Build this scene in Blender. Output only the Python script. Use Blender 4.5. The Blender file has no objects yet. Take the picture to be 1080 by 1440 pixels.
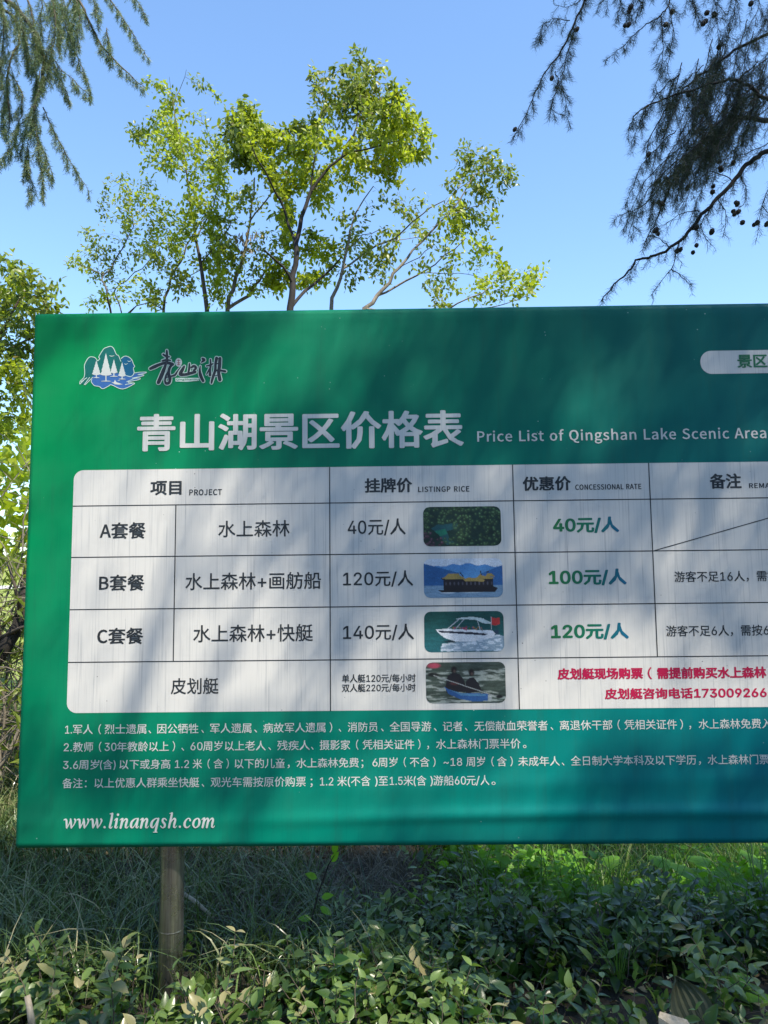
import bpy, math, random
import numpy as np
from mathutils import Vector, kdtree

random.seed(7); RNG = np.random.default_rng(11)
scene = bpy.context.scene
COL = scene.collection

# ------------------------------------------------------------------ camera
EYE = np.array([0.0, 0.0, 1.40])
FPX = 1081.0                                   # focal length for a 1080 x 1440 frame
PITCH, ROLL = math.radians(5.852), math.radians(-0.612)
FW = np.array([0, math.cos(PITCH), math.sin(PITCH)])
_u = np.array([0, -math.sin(PITCH), math.cos(PITCH)]); _x = np.array([1.0, 0, 0])
RT = _x * math.cos(ROLL) + _u * math.sin(ROLL)
UP = -_x * math.sin(ROLL) + _u * math.cos(ROLL)
cd = bpy.data.cameras.new('camera'); cam = bpy.data.objects.new('camera', cd); COL.objects.link(cam)
cd.sensor_fit = 'VERTICAL'; cd.sensor_height = 24.0; cd.lens = 24.0 * FPX / 1440
cd.clip_start = 0.05; cd.clip_end = 3000
from mathutils import Matrix
cam.matrix_world = Matrix(((RT[0], UP[0], -FW[0], EYE[0]), (RT[1], UP[1], -FW[1], EYE[1]), (RT[2], UP[2], -FW[2], EYE[2]), (0, 0, 0, 1)))
scene.camera = cam

# ------------------------------------------------------------------ light
SUN_EL, SUN_AZ = 55.0, 38.0                    # sun behind the camera, to its right
S = np.array([math.cos(math.radians(SUN_EL)) * math.sin(math.radians(SUN_AZ)),
              -math.cos(math.radians(SUN_EL)) * math.cos(math.radians(SUN_AZ)), math.sin(math.radians(SUN_EL))])
w = bpy.data.worlds.new('World'); scene.world = w; w.use_nodes = True
wn = w.node_tree; wn.nodes.clear()
sky = wn.nodes.new('ShaderNodeTexSky'); sky.sky_type = 'NISHITA'; sky.sun_disc = False
sky.sun_elevation = math.radians(SUN_EL); sky.sun_rotation = math.radians(180 - SUN_AZ)
sky.air_density = 1.3; sky.dust_density = 0.4; sky.ozone_density = 2.2; sky.altitude = 50
bg = wn.nodes.new('ShaderNodeBackground'); bg.inputs[1].default_value = 0.15
wo = wn.nodes.new('ShaderNodeOutputWorld')
tint = wn.nodes.new('ShaderNodeMix'); tint.data_type = 'RGBA'; tint.blend_type = 'MULTIPLY'; tint.inputs[0].default_value = 1.0
tint.inputs[7].default_value = (0.90, 1.03, 1.15, 1)     # the cool rendering of the sky in the photograph
wn.links.new(sky.outputs[0], tint.inputs[6]); wn.links.new(tint.outputs[2], bg.inputs[0]); wn.links.new(bg.outputs[0], wo.inputs[0])
sl = bpy.data.lights.new('sun', 'SUN'); sl.energy = 5.0; sl.angle = math.radians(0.53); sl.color = (1.0, 0.92, 0.78)
so = bpy.data.objects.new('sun', sl); COL.objects.link(so)
so.rotation_euler = Vector(S).to_track_quat('Z', 'Y').to_euler()
scene.view_settings.view_transform = 'Standard'; scene.view_settings.look = 'None'
scene.view_settings.gamma = 1.0; scene.view_settings.use_curve_mapping = False
scene.view_settings.exposure = 0.85
scene.cycles.max_bounces = 8; scene.cycles.transparent_max_bounces = 8

# ------------------------------------------------------------------ tools
def ray(px, py):
    return RT * (px - 540) + UP * (720 - py) + FW * FPX
def at(px, py, y):
    """the place at depth y that the survey pixel looks at"""
    d = ray(px, py); return EYE + d * (y / d[1])

def mesh(name, verts, faces, mat, parent=None, smooth=False, tone=None, col=None):
    """verts (n,3); faces = list of int arrays (m,k) or list of tuples"""
    me = bpy.data.meshes.new(name)
    verts = np.asarray(verts, dtype=np.float32).reshape(-1, 3)
    if isinstance(faces, list) and faces and isinstance(faces[0], np.ndarray):
        groups = [f for f in faces if len(f)]
        loops = np.concatenate([g.ravel() for g in groups]).astype(np.int32)
        counts = np.concatenate([np.full(len(g), g.shape[1], dtype=np.int32) for g in groups])
    else:
        loops = np.fromiter((i for f in faces for i in f), dtype=np.int32)
        counts = np.fromiter((len(f) for f in faces), dtype=np.int32)
    starts = np.concatenate([[0], np.cumsum(counts)[:-1]]).astype(np.int32)
    me.vertices.add(len(verts)); me.vertices.foreach_set('co', verts.ravel())
    me.loops.add(len(loops)); me.loops.foreach_set('vertex_index', loops)
    me.polygons.add(len(counts)); me.polygons.foreach_set('loop_start', starts)
    me.polygons.foreach_set('loop_total', counts)
    me.polygons.foreach_set('use_smooth', np.full(len(counts), bool(smooth)))
    if tone is not None:
        a = me.attributes.new('tone', 'FLOAT', 'POINT'); a.data.foreach_set('value', np.asarray(tone, dtype=np.float32))
    if col is not None:
        a = me.attributes.new('print', 'FLOAT_COLOR', 'POINT')
        c = np.ones((len(verts), 4), dtype=np.float32); c[:, :3] = col; a.data.foreach_set('color', c.ravel())
    me.update(calc_edges=True); me.validate()
    if mat: me.materials.append(mat)
    o = bpy.data.objects.new(name, me); COL.objects.link(o)
    if parent: o.parent = parent
    return o

def thing(name, label, cat, loc=(0, 0, 0), rotz=0.0, group=None):
    o = bpy.data.objects.new(name, None); COL.objects.link(o); o.empty_display_size = 0.1
    o.location = loc; o.rotation_euler = (0, 0, rotz); o['label'] = label; o['category'] = cat
    if group: o['group'] = group
    return o
def tag(o, label, cat, group=None, kind=None):
    if label: o['label'] = label
    if cat: o['category'] = cat
    if group: o['group'] = group
    if kind: o['kind'] = kind
    return o

class MB:
    def __init__(s): s.v = []; s.f = {}; s.t = []; s.n = 0
    def add(s, v, f, tone=0.5):
        v = np.asarray(v, dtype=float).reshape(-1, 3); f = np.asarray(f, dtype=np.int64)
        s.v.append(v); s.f.setdefault(f.shape[1], []).append(f + s.n)
        s.t.append(np.broadcast_to(np.asarray(tone, dtype=float), (len(v),))); s.n += len(v)
    def tube(s, P, R, k=6, tone=0.5, cap=True):
        P = np.asarray(P, dtype=float); n = len(P)
        R = np.broadcast_to(np.asarray(R, dtype=float), (n,))
        T = np.gradient(P, axis=0); T /= np.linalg.norm(T, axis=1, keepdims=True) + 1e-9
        ref = np.array([0.31, 0.17, 0.93]) if abs(T[0, 2]) < 0.8 else np.array([0.95, 0.3, 0.1])
        A = np.cross(T, ref); A /= np.linalg.norm(A, axis=1, keepdims=True) + 1e-9
        B = np.cross(T, A)
        a = np.arange(k) * 2 * math.pi / k
        V = P[:, None, :] + R[:, None, None] * (np.cos(a)[None, :, None] * A[:, None, :] + np.sin(a)[None, :, None] * B[:, None, :])
        i = np.arange(n - 1)[:, None] * k; j = np.arange(k)[None, :]; j2 = (j + 1) % k
        F = np.stack([i + j, i + j2, i + k + j2, i + k + j], axis=-1).reshape(-1, 4)
        s.add(V.reshape(-1, 3), F, tone)
        if cap and k > 3:
            s.f.setdefault(k, []).append(np.array([[s.n - k + q for q in range(k)], [s.n - n * k + k - 1 - q for q in range(k)]]))
    def box(s, a, b, tone=0.5):
        x0, y0, z0 = a; x1, y1, z1 = b
        v = [(x0, y0, z0), (x1, y0, z0), (x1, y1, z0), (x0, y1, z0), (x0, y0, z1), (x1, y0, z1), (x1, y1, z1), (x0, y1, z1)]
        s.add(v, [(0, 3, 2, 1), (4, 5, 6, 7), (0, 1, 5, 4), (1, 2, 6, 5), (2, 3, 7, 6), (3, 0, 4, 7)], tone)
    def build(s, name, mat, parent=None, smooth=True):
        fs = [np.concatenate(g) for g in s.f.values()]
        V = np.concatenate(s.v)
        if parent is not None: V = V - np.array(parent.location)      # things stand unrotated at their base
        return mesh(name, V, fs, mat, parent, smooth, np.concatenate(s.t))

# ------------------------------------------------------------------ materials
def mat(name, col=(0.5, 0.5, 0.5), rough=0.6, metal=0.0, spec=0.5):
    m = bpy.data.materials.new(name); m.use_nodes = True
    b = m.node_tree.nodes['Principled BSDF']
    b.inputs['Base Color'].default_value = (*col, 1); b.inputs['Roughness'].default_value = rough
    b.inputs['Metallic'].default_value = metal; b.inputs['Specular IOR Level'].default_value = spec
    return m
def N(m, t, **kw):
    n = m.node_tree.nodes.new(t)
    for k, v in kw.items(): setattr(n, k, v)
    return n
def L(m, a, b): m.node_tree.links.new(a, b)
def ramp(m, fac, stops):
    r = N(m, 'ShaderNodeValToRGB'); e = r.color_ramp.elements
    while len(e) < len(stops): e.new(0.5)
    for q, (p, c) in zip(e, stops): q.position = p; q.color = (*c, 1)
    L(m, fac, r.inputs[0]); return r.outputs[0]
def coord(m, scale=(1, 1, 1), kind='Object'):
    c = N(m, 'ShaderNodeTexCoord'); mp = N(m, 'ShaderNodeMapping'); mp.inputs['Scale'].default_value = scale
    L(m, c.outputs[kind], mp.inputs[0]); return mp.outputs[0]
def noise(m, vec, scale, detail=4, rough=0.5):
    n = N(m, 'ShaderNodeTexNoise'); n.inputs['Scale'].default_value = scale; n.inputs['Detail'].default_value = detail
    n.inputs['Roughness'].default_value = rough; L(m, vec, n.inputs['Vector']); return n.outputs['Fac']
def mix(m, a, b, fac, mode='MIX'):
    n = N(m, 'ShaderNodeMix', data_type='RGBA', blend_type=mode)
    for s_, v in ((n.inputs[6], a), (n.inputs[7], b)):
        if isinstance(v, tuple): s_.default_value = (*v, 1)
        else: L(m, v, s_)
    if isinstance(fac, (int, float)): n.inputs[0].default_value = fac
    else: L(m, fac, n.inputs[0])
    return n.outputs[2]
def bump(m, h, strength, dist):
    b = N(m, 'ShaderNodeBump'); b.inputs['Strength'].default_value = strength; b.inputs['Distance'].default_value = dist
    L(m, h, b.inputs['Height']); L(m, b.outputs[0], m.node_tree.nodes['Principled BSDF'].inputs['Normal'])
def bsdf(m): return m.node_tree.nodes['Principled BSDF']

def leaf_mat(name, dark, light, trans, rough=0.45, tw=0.45, odd=None):
    """tone per leaf picks the colour; light also passes through the blade"""
    m = mat(name, light, rough)
    a = N(m, 'ShaderNodeAttribute', attribute_name='tone')
    st = [(0.0, dark), (0.8, light)] + ([(0.97, odd)] if odd else [])
    c = ramp(m, a.outputs['Fac'], st)
    L(m, c, bsdf(m).inputs['Base Color'])
    t = N(m, 'ShaderNodeBsdfTranslucent'); L(m, mix(m, c, trans, 0.7), t.inputs[0])
    s_ = N(m, 'ShaderNodeMixShader'); s_.inputs[0].default_value = tw
    L(m, bsdf(m).outputs[0], s_.inputs[1]); L(m, t.outputs[0], s_.inputs[2])
    L(m, s_.outputs[0], m.node_tree.nodes['Material Output'].inputs[0]); return m
def bark_mat(name, a, b, scale=30):
    m = mat(name, a, 0.85); v = coord(m, (1, 1, 0.25)); n = noise(m, v, scale, 6, 0.65)
    L(m, ramp(m, n, [(0.35, a), (0.7, b)]), bsdf(m).inputs['Base Color']); bump(m, n, 0.6, 0.01); return m

M = {}
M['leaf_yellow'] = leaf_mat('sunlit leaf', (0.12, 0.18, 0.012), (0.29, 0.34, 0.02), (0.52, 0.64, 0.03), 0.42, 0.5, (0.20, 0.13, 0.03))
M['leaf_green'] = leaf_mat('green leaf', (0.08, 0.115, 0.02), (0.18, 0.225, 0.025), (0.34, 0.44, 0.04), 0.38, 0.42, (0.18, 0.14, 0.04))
M['leaf_canopy'] = leaf_mat('canopy leaf', (0.03, 0.06, 0.012), (0.07, 0.11, 0.02), (0.15, 0.25, 0.03), 0.5, 0.2)
M['leaf_shrub'] = leaf_mat('shrub leaf', (0.014, 0.045, 0.008), (0.16, 0.235, 0.06), (0.25, 0.42, 0.04), 0.30, 0.30, (0.28, 0.24, 0.12))
M['leaf_broad'] = leaf_mat('broad soft leaf', (0.08, 0.20, 0.012), (0.15, 0.34, 0.018), (0.28, 0.55, 0.03), 0.5, 0.5)
M['leaf_dry'] = leaf_mat('dry leaf', (0.12, 0.09, 0.045), (0.34, 0.26, 0.14), (0.3, 0.2, 0.08), 0.7, 0.15)
M['leaf_dead'] = leaf_mat('withered leaf', (0.07, 0.075, 0.04), (0.10, 0.105, 0.055), (0.1, 0.1, 0.04), 0.7, 0.2)
M['grass'] = leaf_mat('mondo grass', (0.012, 0.03, 0.008), (0.14, 0.21, 0.06), (0.16, 0.26, 0.04), 0.26, 0.22, (0.30, 0.27, 0.15))
M['grass_bright'] = leaf_mat('tall grass', (0.04, 0.10, 0.015), (0.09, 0.19, 0.025), (0.20, 0.40, 0.04), 0.45, 0.4, (0.26, 0.25, 0.10))
M['straw'] = leaf_mat('dead grass', (0.07, 0.06, 0.04), (0.22, 0.19, 0.13), (0.2, 0.16, 0.08), 0.7, 0.2)
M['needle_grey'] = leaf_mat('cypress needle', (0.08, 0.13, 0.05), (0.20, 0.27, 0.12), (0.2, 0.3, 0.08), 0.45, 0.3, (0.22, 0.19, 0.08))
M['needle_dark'] = leaf_mat('shaded cypress needle', (0.015, 0.024, 0.012), (0.03, 0.05, 0.02), (0.05, 0.08, 0.02), 0.6, 0.2)  # shade on the right-hand boughs put into a darker needle colour
M['bark_dark'] = bark_mat('dark bark', (0.012, 0.010, 0.009), (0.035, 0.028, 0.023))
M['bark_pale'] = bark_mat('pale bark', (0.12, 0.10, 0.075), (0.30, 0.26, 0.20))
M['bark_mid'] = bark_mat('brown bark', (0.05, 0.038, 0.028), (0.14, 0.11, 0.08))
M['cone'] = mat('cone scales', (0.03, 0.024, 0.018), 0.8)
GLYPHS_SANS = """0453;227 -7 174 1 130 24 95 62 69 113 53 178 48 254 53 330 69 395 95 447 130 484 174 508 227 516 279 508 323 484 358 447 384 395 400 330 405 254 400 178 384 113 359 62 323 24 279 1|227 50 261 56 290 74 313 103 330 144 340 194 344 254 340 314 330 365 313 405 290 435 261 453 227 460 192 453 163 435 140 405 123 365 113 314 109 254 113 194 123 144 140 103 163 74 192 56
1453;76 0 76 55 391 55 391 0|276 509 276 0 212 0 212 448 209 448 86 358 86 427 198 509
2453;64 0 64 47 234 229 282 282 311 327 320 371 317 397 308 419 293 436 273 449 224 460 196 457 172 447 153 433 139 413 130 390 127 362 66 362 71 405 86 442 111 473 143 496 182 511 225 516 268 511 306 497 337 474 361 445 376 411 381 372 371 318 336 259 267 180 153 60 153 57 389 57 389 0
3453;218 -7 173 -3 133 10 98 30 70 57 52 91 44 132 109 132 115 107 126 87 144 71 165 59 219 50 275 61 297 74 315 93 325 116 329 145 326 172 316 196 299 217 275 234 242 244 201 248 157 248 157 299 288 448 288 452 70 452 70 509 372 509 372 461 211 278 211 289 264 288 308 276 344 253 371 222 387 186 393 145 387 103 370 66 344 36 309 12 266 -2
4453;40 105 40 158 247 509 311 509 109 166 109 163 413 163 413 105|282 0 282 121 282 146 282 318 343 318 343 0
5453;221 -7 178 -2 140 11 108 32 83 60 66 93 60 130 122 130 127 108 138 89 173 60 221 50 250 53 276 64 298 82 314 104 324 131 328 162 324 193 314 221 297 244 275 262 248 273 218 277 167 268 128 246 67 253 96 509 366 509 366 452 151 452 134 301 136 301 178 325 229 334 263 330 294 321 321 306 345 285 364 260 379 231 388 199 391 163 385 117 369 76 343 41 309 15 268 -1
6453;226 -7 182 -1 142 15 109 40 84 74 69 115 64 162 68 199 80 239 137 340 252 509 322 509 151 261 145 261 165 288 196 307 235 314 278 309 316 295 346 271 370 240 384 201 389 157 384 112 368 73 343 39 310 14 271 -2|226 48 254 52 279 63 299 79 314 101 324 128 327 157 324 187 314 213 299 235 279 251 254 262 226 265 198 262 174 252 153 235 138 214 128 188 125 158 128 128 138 102 153 79 174 63 198 52
7453;97 0 323 448 323 452 62 452 62 509 391 509 391 449 165 0
8453;226 -7 178 -2 136 11 101 33 74 62 57 96 52 135 55 166 65 195 81 220 101 241 125 256 153 265 153 267 119 282 93 308 76 342 70 380 75 417 90 450 114 477 146 498 184 511 226 516 269 511 306 498 337 477 361 450 377 417 382 380 376 342 359 308 333 282 300 267 300 265 327 256 351 241 372 220 387 195 397 166 401 135 395 96 378 62 352 33 317 11 275 -2|226 49 258 52 285 60 307 74 323 91 333 113 337 139 333 165 322 189 305 208 283 223 256 232 226 235 196 232 169 223 147 208 130 189 119 165 115 139 119 113 129 91 145 74 167 60 195 52|226 290 274 300 293 313 307 330 316 351 319 376 316 399 308 420 294 437 275 449 226 460 177 449 159 437 145 420 136 399 133 376 136 351 145 330 159 313 178 300
9453;226 516 271 510 310 494 343 468 368 434 384 393 389 347 385 309 373 270 315 168 200 0 130 0 301 248 307 248 287 221 257 202 218 195 175 199 137 214 106 237 83 269 68 307 64 352 69 397 85 436 110 469 143 494 182 510|226 460 199 457 174 446 154 429 138 407 129 381 125 352 129 322 138 295 154 274 174 257 199 247 226 243 254 247 279 257 299 273 314 295 324 321 327 350 324 381 314 407 299 429 279 446 254 457
/249;235 533 71 -76 14 -76 178 533
.188;95 -4 78 -1 63 9 53 24 50 41 53 59 63 73 78 83 95 87 113 83 128 73 138 59 141 41 138 24 128 9 113 -1
(273;89 207 101 324 132 441 177 539 236 539 191 428 161 313 151 207 160 115 188 16 236 -96 177 -96 139 -21 111 55 95 131
)273;37 -96 86 18 113 116 122 207 112 313 82 428 37 539 97 539 142 441 173 323 184 207 178 130 161 53 134 -22 97 -96
~453;52 150 55 188 66 218 82 240 103 255 151 266 197 256 246 221 275 198 299 192 318 196 332 207 341 226 344 253 400 253 397 215 386 185 370 163 349 148 301 137 254 148 207 182 177 204 154 210 136 207 121 196 111 178 108 150
+453;198 34 198 364 255 364 255 34|61 172 61 226 391 226 391 172"""
GLYPHS_HAN = """A213;1 0 34 0 59 78 153 78 177 0 211 0 124 257 88 257|67 104 79 144 105 230 106 230 132 144 145 104
B230;35 0 117 0 187 19 214 75 200 117 162 137 162 138 190 159 200 194 175 242 111 257 35 257|68 148 68 231 107 231 153 222 168 190 153 159 106 148|68 26 68 123 112 123 164 111 182 76 164 38 112 26
C223;132 -5 176 5 211 32 193 53 166 32 133 24 75 52 54 129 76 205 134 233 164 226 187 209 204 230 175 252 134 261 89 252 53 226 29 184 20 128 29 72 52 31 88 4
E206;35 0 187 0 187 28 68 28 68 121 165 121 165 149 68 149 68 229 183 229 183 257 35 257
G241;136 -5 182 4 215 25 215 133 131 133 131 106 186 106 186 39 165 28 139 24 76 52 54 129 77 205 139 233 171 226 194 209 212 230 183 251 138 261 91 252 54 226 29 184 20 128 29 72 53 31 90 4
H255;35 0 68 0 68 121 187 121 187 0 220 0 220 257 187 257 187 149 68 149 68 257 35 257
I103;35 0 68 0 68 257 35 257
J187;83 -5 137 19 154 75 154 257 121 257 121 78 111 37 80 24 55 31 35 53 12 36 41 6
K226;35 0 68 0 68 81 112 134 189 0 225 0 132 159 213 257 176 257 68 128 68 128 68 257 35 257
L190;35 0 180 0 180 28 68 28 68 257 35 257
M284;35 0 64 0 64 142 60 218 62 218 82 159 131 26 153 26 201 159 222 218 223 218 219 142 219 0 249 0 249 257 210 257 161 119 143 66 142 66 123 119 74 257 35 257
N253;35 0 66 0 66 135 62 215 63 215 91 162 185 0 218 0 218 257 187 257 187 123 192 42 190 42 162 95 68 257 35 257
O260;130 -5 174 5 209 31 231 74 239 129 231 185 209 226 174 252 130 261 86 252 51 226 28 185 20 129 28 74 51 31 86 5|130 24 74 52 54 129 74 205 130 233 185 205 206 129 185 52
P222;35 0 68 0 68 102 110 102 178 121 204 181 178 240 109 257 35 257|68 129 68 230 104 230 155 220 172 181 156 141 106 129
Q260;130 22 74 51 54 129 74 205 130 233 185 205 206 129 185 51|208 -64 245 -58 239 -34 212 -37 174 -29 149 -3 215 39 239 129 231 185 209 226 174 252 130 261 86 252 51 226 28 185 20 129 46 38 114 -4 149 -47
R222;68 135 68 230 111 230 157 220 173 185 157 147 111 135|176 0 213 0 147 112 189 137 205 185 180 241 116 257 35 257 35 0 68 0 68 109 114 109
S209;106 -5 170 17 194 68 178 112 141 137 104 153 75 168 62 196 75 223 110 233 142 226 168 209 185 230 152 252 110 261 52 242 29 193 46 150 81 127 118 111 148 94 161 65 146 35 107 24 68 33 36 56 17 33 56 6
T210;89 0 121 0 121 229 199 229 199 257 11 257 11 229 89 229
a197;76 -5 109 3 139 23 140 23 143 0 169 0 169 117 154 174 103 195 61 187 29 170 41 148 67 162 98 168 129 154 137 120 49 97 21 49 36 10|85 21 61 28 51 51 70 82 137 99 137 46 111 28
c179;107 -5 140 2 169 19 155 41 134 28 110 22 67 42 51 95 68 148 111 168 131 164 149 152 165 173 142 188 110 195 46 169 18 95 44 22
e194;109 -5 144 1 172 15 160 36 138 25 113 21 68 39 50 88 178 88 179 106 160 171 103 195 44 168 18 95 45 22|49 110 68 154 104 169 139 154 151 110
f114;12 164 37 164 37 0 69 0 69 164 110 164 110 190 69 190 69 220 76 248 96 258 118 252 125 277 93 283 51 266 37 221 37 190 12 188
g197;96 -88 166 -68 193 -22 176 13 126 23 89 23 63 29 56 44 59 57 68 67 96 60 145 78 166 126 161 149 150 166 189 166 189 190 123 190 96 195 46 177 25 127 33 97 50 76 50 75 35 60 29 39 34 20 46 8 46 6 25 -13 18 -37 40 -74|96 82 68 94 56 127 68 160 96 172 125 160 137 127 125 94|101 -65 60 -56 46 -32 50 -16 65 0 90 -3 123 -3 151 -8 161 -27 145 -54
h213;32 0 64 0 64 138 90 160 116 167 144 155 152 116 152 0 184 0 184 120 170 176 126 195 91 186 63 163 64 202 64 279 32 279
i96;32 0 64 0 64 190 32 190|48 229 64 235 70 251 64 266 48 271 33 266 27 251 33 235
k193;32 0 64 0 64 50 99 92 155 0 190 0 118 113 181 190 146 190 65 90 64 90 64 279 32 279
n214;32 0 64 0 64 138 90 160 116 167 144 155 152 116 152 0 184 0 184 120 170 176 126 195 91 186 62 162 62 162 58 190 32 190
o212;106 -5 167 22 194 95 167 169 106 195 45 169 18 95 45 22|106 22 66 42 51 95 66 148 106 168 146 148 161 95 146 42
r136;32 0 64 0 64 122 87 156 112 166 131 163 137 191 116 195 86 184 62 155 62 155 58 190 32 190
s164;82 -5 133 12 151 52 132 90 93 110 65 122 52 143 61 162 88 170 111 165 131 153 146 173 120 189 87 195 39 179 22 141 39 105 77 86 107 72 120 50 111 29 83 20 53 27 27 43 11 22 43 3
t132;92 -5 127 2 121 27 99 21 76 31 70 58 70 164 121 164 121 190 70 190 70 244 43 244 40 190 9 188 9 164 38 164 38 59 50 13
u213;88 -5 122 5 151 30 152 30 154 0 181 0 181 190 149 190 149 55 124 31 97 23 70 35 62 74 62 190 29 190 29 70 44 14"""
# ------------------------------------------------------------------ the board
YAW = math.radians(0.658)
BA = np.array([math.cos(YAW), -math.sin(YAW), 0]); BO = np.array([0, 2.7, 1.40]); BN = np.cross(BA, [0, 0, 1.0])
def uv(px, py):
    """survey pixel -> metres on the face of the board (u right, v up from eye height)"""
    d = ray(px, py); t = ((BO - EYE) @ BN) / (d @ BN); P = EYE + d * t - BO
    return P @ BA, P[2]
board = thing('price_board', 'large green and white price board on a steel post in front of the trees', 'sign board', (0, 2.7, 0), -YAW)
U0, U1, VT, VB = -1.2637, 2.95, 1.0203, -0.8579
def relief(u, v):
    """how far the stretched vinyl stands proud of its frame (metres towards the viewer)"""
    u = np.asarray(u, dtype=float); v = np.asarray(v, dtype=float)
    right = 1 / (1 + np.exp(-(u + 0.15) * 5))
    d = 0.0014 * np.sin(u * 2.3 + 0.5) * np.cos(v * 2.1) + 0.0006 * np.sin(u * 7 + v * 3)
    d += (0.0014 + 0.0085 * right) * np.exp(-((v + 0.765 - 0.012 * np.sin(u * 1.7)) / 0.022) ** 2)
    d += 0.0032 * right * np.exp(-((v + 0.668 - 0.02 * u) / 0.03) ** 2)
    d += 0.0010 * np.exp(-((v - 0.96) / 0.03) ** 2) * (1 + 0.7 * np.sin(u * 16))
    d += 0.0012 * np.exp(-((v - 0.985) / 0.015) ** 2)
    d += 0.0008 * np.sin(u * 21 + np.sin(v * 4)) * np.exp(-((v + 0.84) / 0.05) ** 2)
    return d
def on_board(u, v, lift): return np.stack([u, -relief(u, v) - lift, v + 1.40], axis=-1)

# materials of the board
def vinyl(name):
    m = mat(name, (0.0, 0.2, 0.1), 0.42, 0, 0.14)
    return m
def streaks(m, dark, amount, specks=True):
    """fine vertical weave lines, wear and specks; returns colour"""
    v = coord(m, (1, 0.0, 0.012)); n1 = noise(m, v, 190, 3, 0.8)
    v2 = coord(m, (1, 0, 0.05)); n2 = noise(m, v2, 60, 3, 0.6)
    f = N(m, 'ShaderNodeMath', operation='MULTIPLY')
    L(m, ramp(m, n1, [(0.50, (0, 0, 0)), (0.66, (1, 1, 1))]), f.inputs[0]); L(m, ramp(m, n2, [(0.42, (0.1, 0.1, 0.1)), (0.7, (1, 1, 1))]), f.inputs[1])
    g = N(m, 'ShaderNodeMath', operation='MULTIPLY'); L(m, f.outputs[0], g.inputs[0]); g.inputs[1].default_value = amount
    c = mix(m, dark[0], dark[1], g.outputs[0])
    if specks:
        vo = N(m, 'ShaderNodeTexVoronoi'); vo.inputs['Scale'].default_value = 26; L(m, coord(m), vo.inputs['Vector'])
        big = noise(m, coord(m), 2.2, 2)
        s_ = ramp(m, vo.outputs['Distance'], [(0.035, (1, 1, 1)), (0.06, (0, 0, 0))])
        k = N(m, 'ShaderNodeMath', operation='MULTIPLY'); L(m, s_, k.inputs[0])
        L(m, ramp(m, big, [(0.5, (0, 0, 0)), (0.62, (1, 1, 1))]), k.inputs[1])
        c = mix(m, c, dark[2], k.outputs[0])
    return c, g.outputs[0]
m = M['vinyl'] = vinyl('green vinyl')
tc = N(m, 'ShaderNodeTexCoord'); sp = N(m, 'ShaderNodeSeparateXYZ'); L(m, tc.outputs['Object'], sp.inputs[0])
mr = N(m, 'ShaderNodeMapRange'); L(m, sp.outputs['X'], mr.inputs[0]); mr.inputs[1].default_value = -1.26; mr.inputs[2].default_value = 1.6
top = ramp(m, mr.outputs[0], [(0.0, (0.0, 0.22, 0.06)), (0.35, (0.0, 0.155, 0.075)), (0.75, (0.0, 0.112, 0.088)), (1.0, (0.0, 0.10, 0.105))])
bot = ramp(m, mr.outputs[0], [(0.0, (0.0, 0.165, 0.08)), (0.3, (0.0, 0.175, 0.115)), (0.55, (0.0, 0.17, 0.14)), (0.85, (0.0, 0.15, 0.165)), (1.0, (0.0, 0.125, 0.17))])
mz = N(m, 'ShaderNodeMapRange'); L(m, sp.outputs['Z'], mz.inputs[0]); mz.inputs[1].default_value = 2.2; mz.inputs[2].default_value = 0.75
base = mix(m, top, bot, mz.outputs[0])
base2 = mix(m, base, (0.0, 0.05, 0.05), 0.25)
c, g = streaks(m, (base, base2, (0.35, 0.5, 0.45)), 0.9)
cloudy = noise(m, coord(m, (1, 1, 1.6)), 3.0, 5, 0.6)
fade = N(m, 'ShaderNodeMath', operation='MULTIPLY'); L(m, ramp(m, cloudy, [(0.4, (0, 0, 0)), (0.75, (1, 1, 1))]), fade.inputs[0]); fade.inputs[1].default_value = 0.06
runs = noise(m, coord(m, (1, 1, 0.09)), 16, 5, 0.7); rf = N(m, 'ShaderNodeMath', operation='MULTIPLY'); L(m, ramp(m, runs, [(0.52, (0, 0, 0)), (0.75, (1, 1, 1))]), rf.inputs[0]); rf.inputs[1].default_value = 0.28
c = mix(m, c, (0.02, 0.07, 0.05), rf.outputs[0])
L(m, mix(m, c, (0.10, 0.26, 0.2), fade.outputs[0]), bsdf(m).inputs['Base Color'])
L(m, ramp(m, cloudy, [(0.3, (0.42, 0.42, 0.42)), (0.7, (0.55, 0.55, 0.55))]), bsdf(m).inputs['Roughness'])
bump(m, noise(m, coord(m, (1, 0, 0.15)), 160, 3), 0.06, 0.002)
m = M['panel'] = mat('printed white panel', (0.7, 0.7, 0.7), 0.45, 0, 0.4)
c, g = streaks(m, ((0.55, 0.54, 0.51), (0.27, 0.28, 0.29), (0.07, 0.07, 0.07)), 1.0)
L(m, mix(m, c, (0.42, 0.42, 0.41), ramp(m, noise(m, coord(m), 5, 6, 0.7), [(0.5, (0, 0, 0)), (0.85, (0.6, 0.6, 0.6))])), bsdf(m).inputs['Base Color'])
bump(m, noise(m, coord(m, (1, 0, 0.1)), 160, 3), 0.05, 0.002)
def ink(name, col):
    m = mat(name, col, 0.45, 0, 0.4)
    f = ramp(m, noise(m, coord(m, (1, 0, 0.02)), 240, 3, 0.8), [(0.55, (0, 0, 0)), (0.75, (0.30, 0.30, 0.30))])
    L(m, mix(m, col, (0.3, 0.33, 0.33), f), bsdf(m).inputs['Base Color']); return m
M['ink_dark'] = ink('charcoal print', (0.018, 0.022, 0.026))
M['ink_white'] = mat('white print', (0.54, 0.54, 0.51), 0.45, 0, 0.4)
mm = M['ink_white']; f = ramp(mm, noise(mm, coord(mm, (1, 0, 0.02)), 240, 3, 0.8), [(0.5, (0, 0, 0)), (0.75, (0.5, 0.5, 0.5))])
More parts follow.
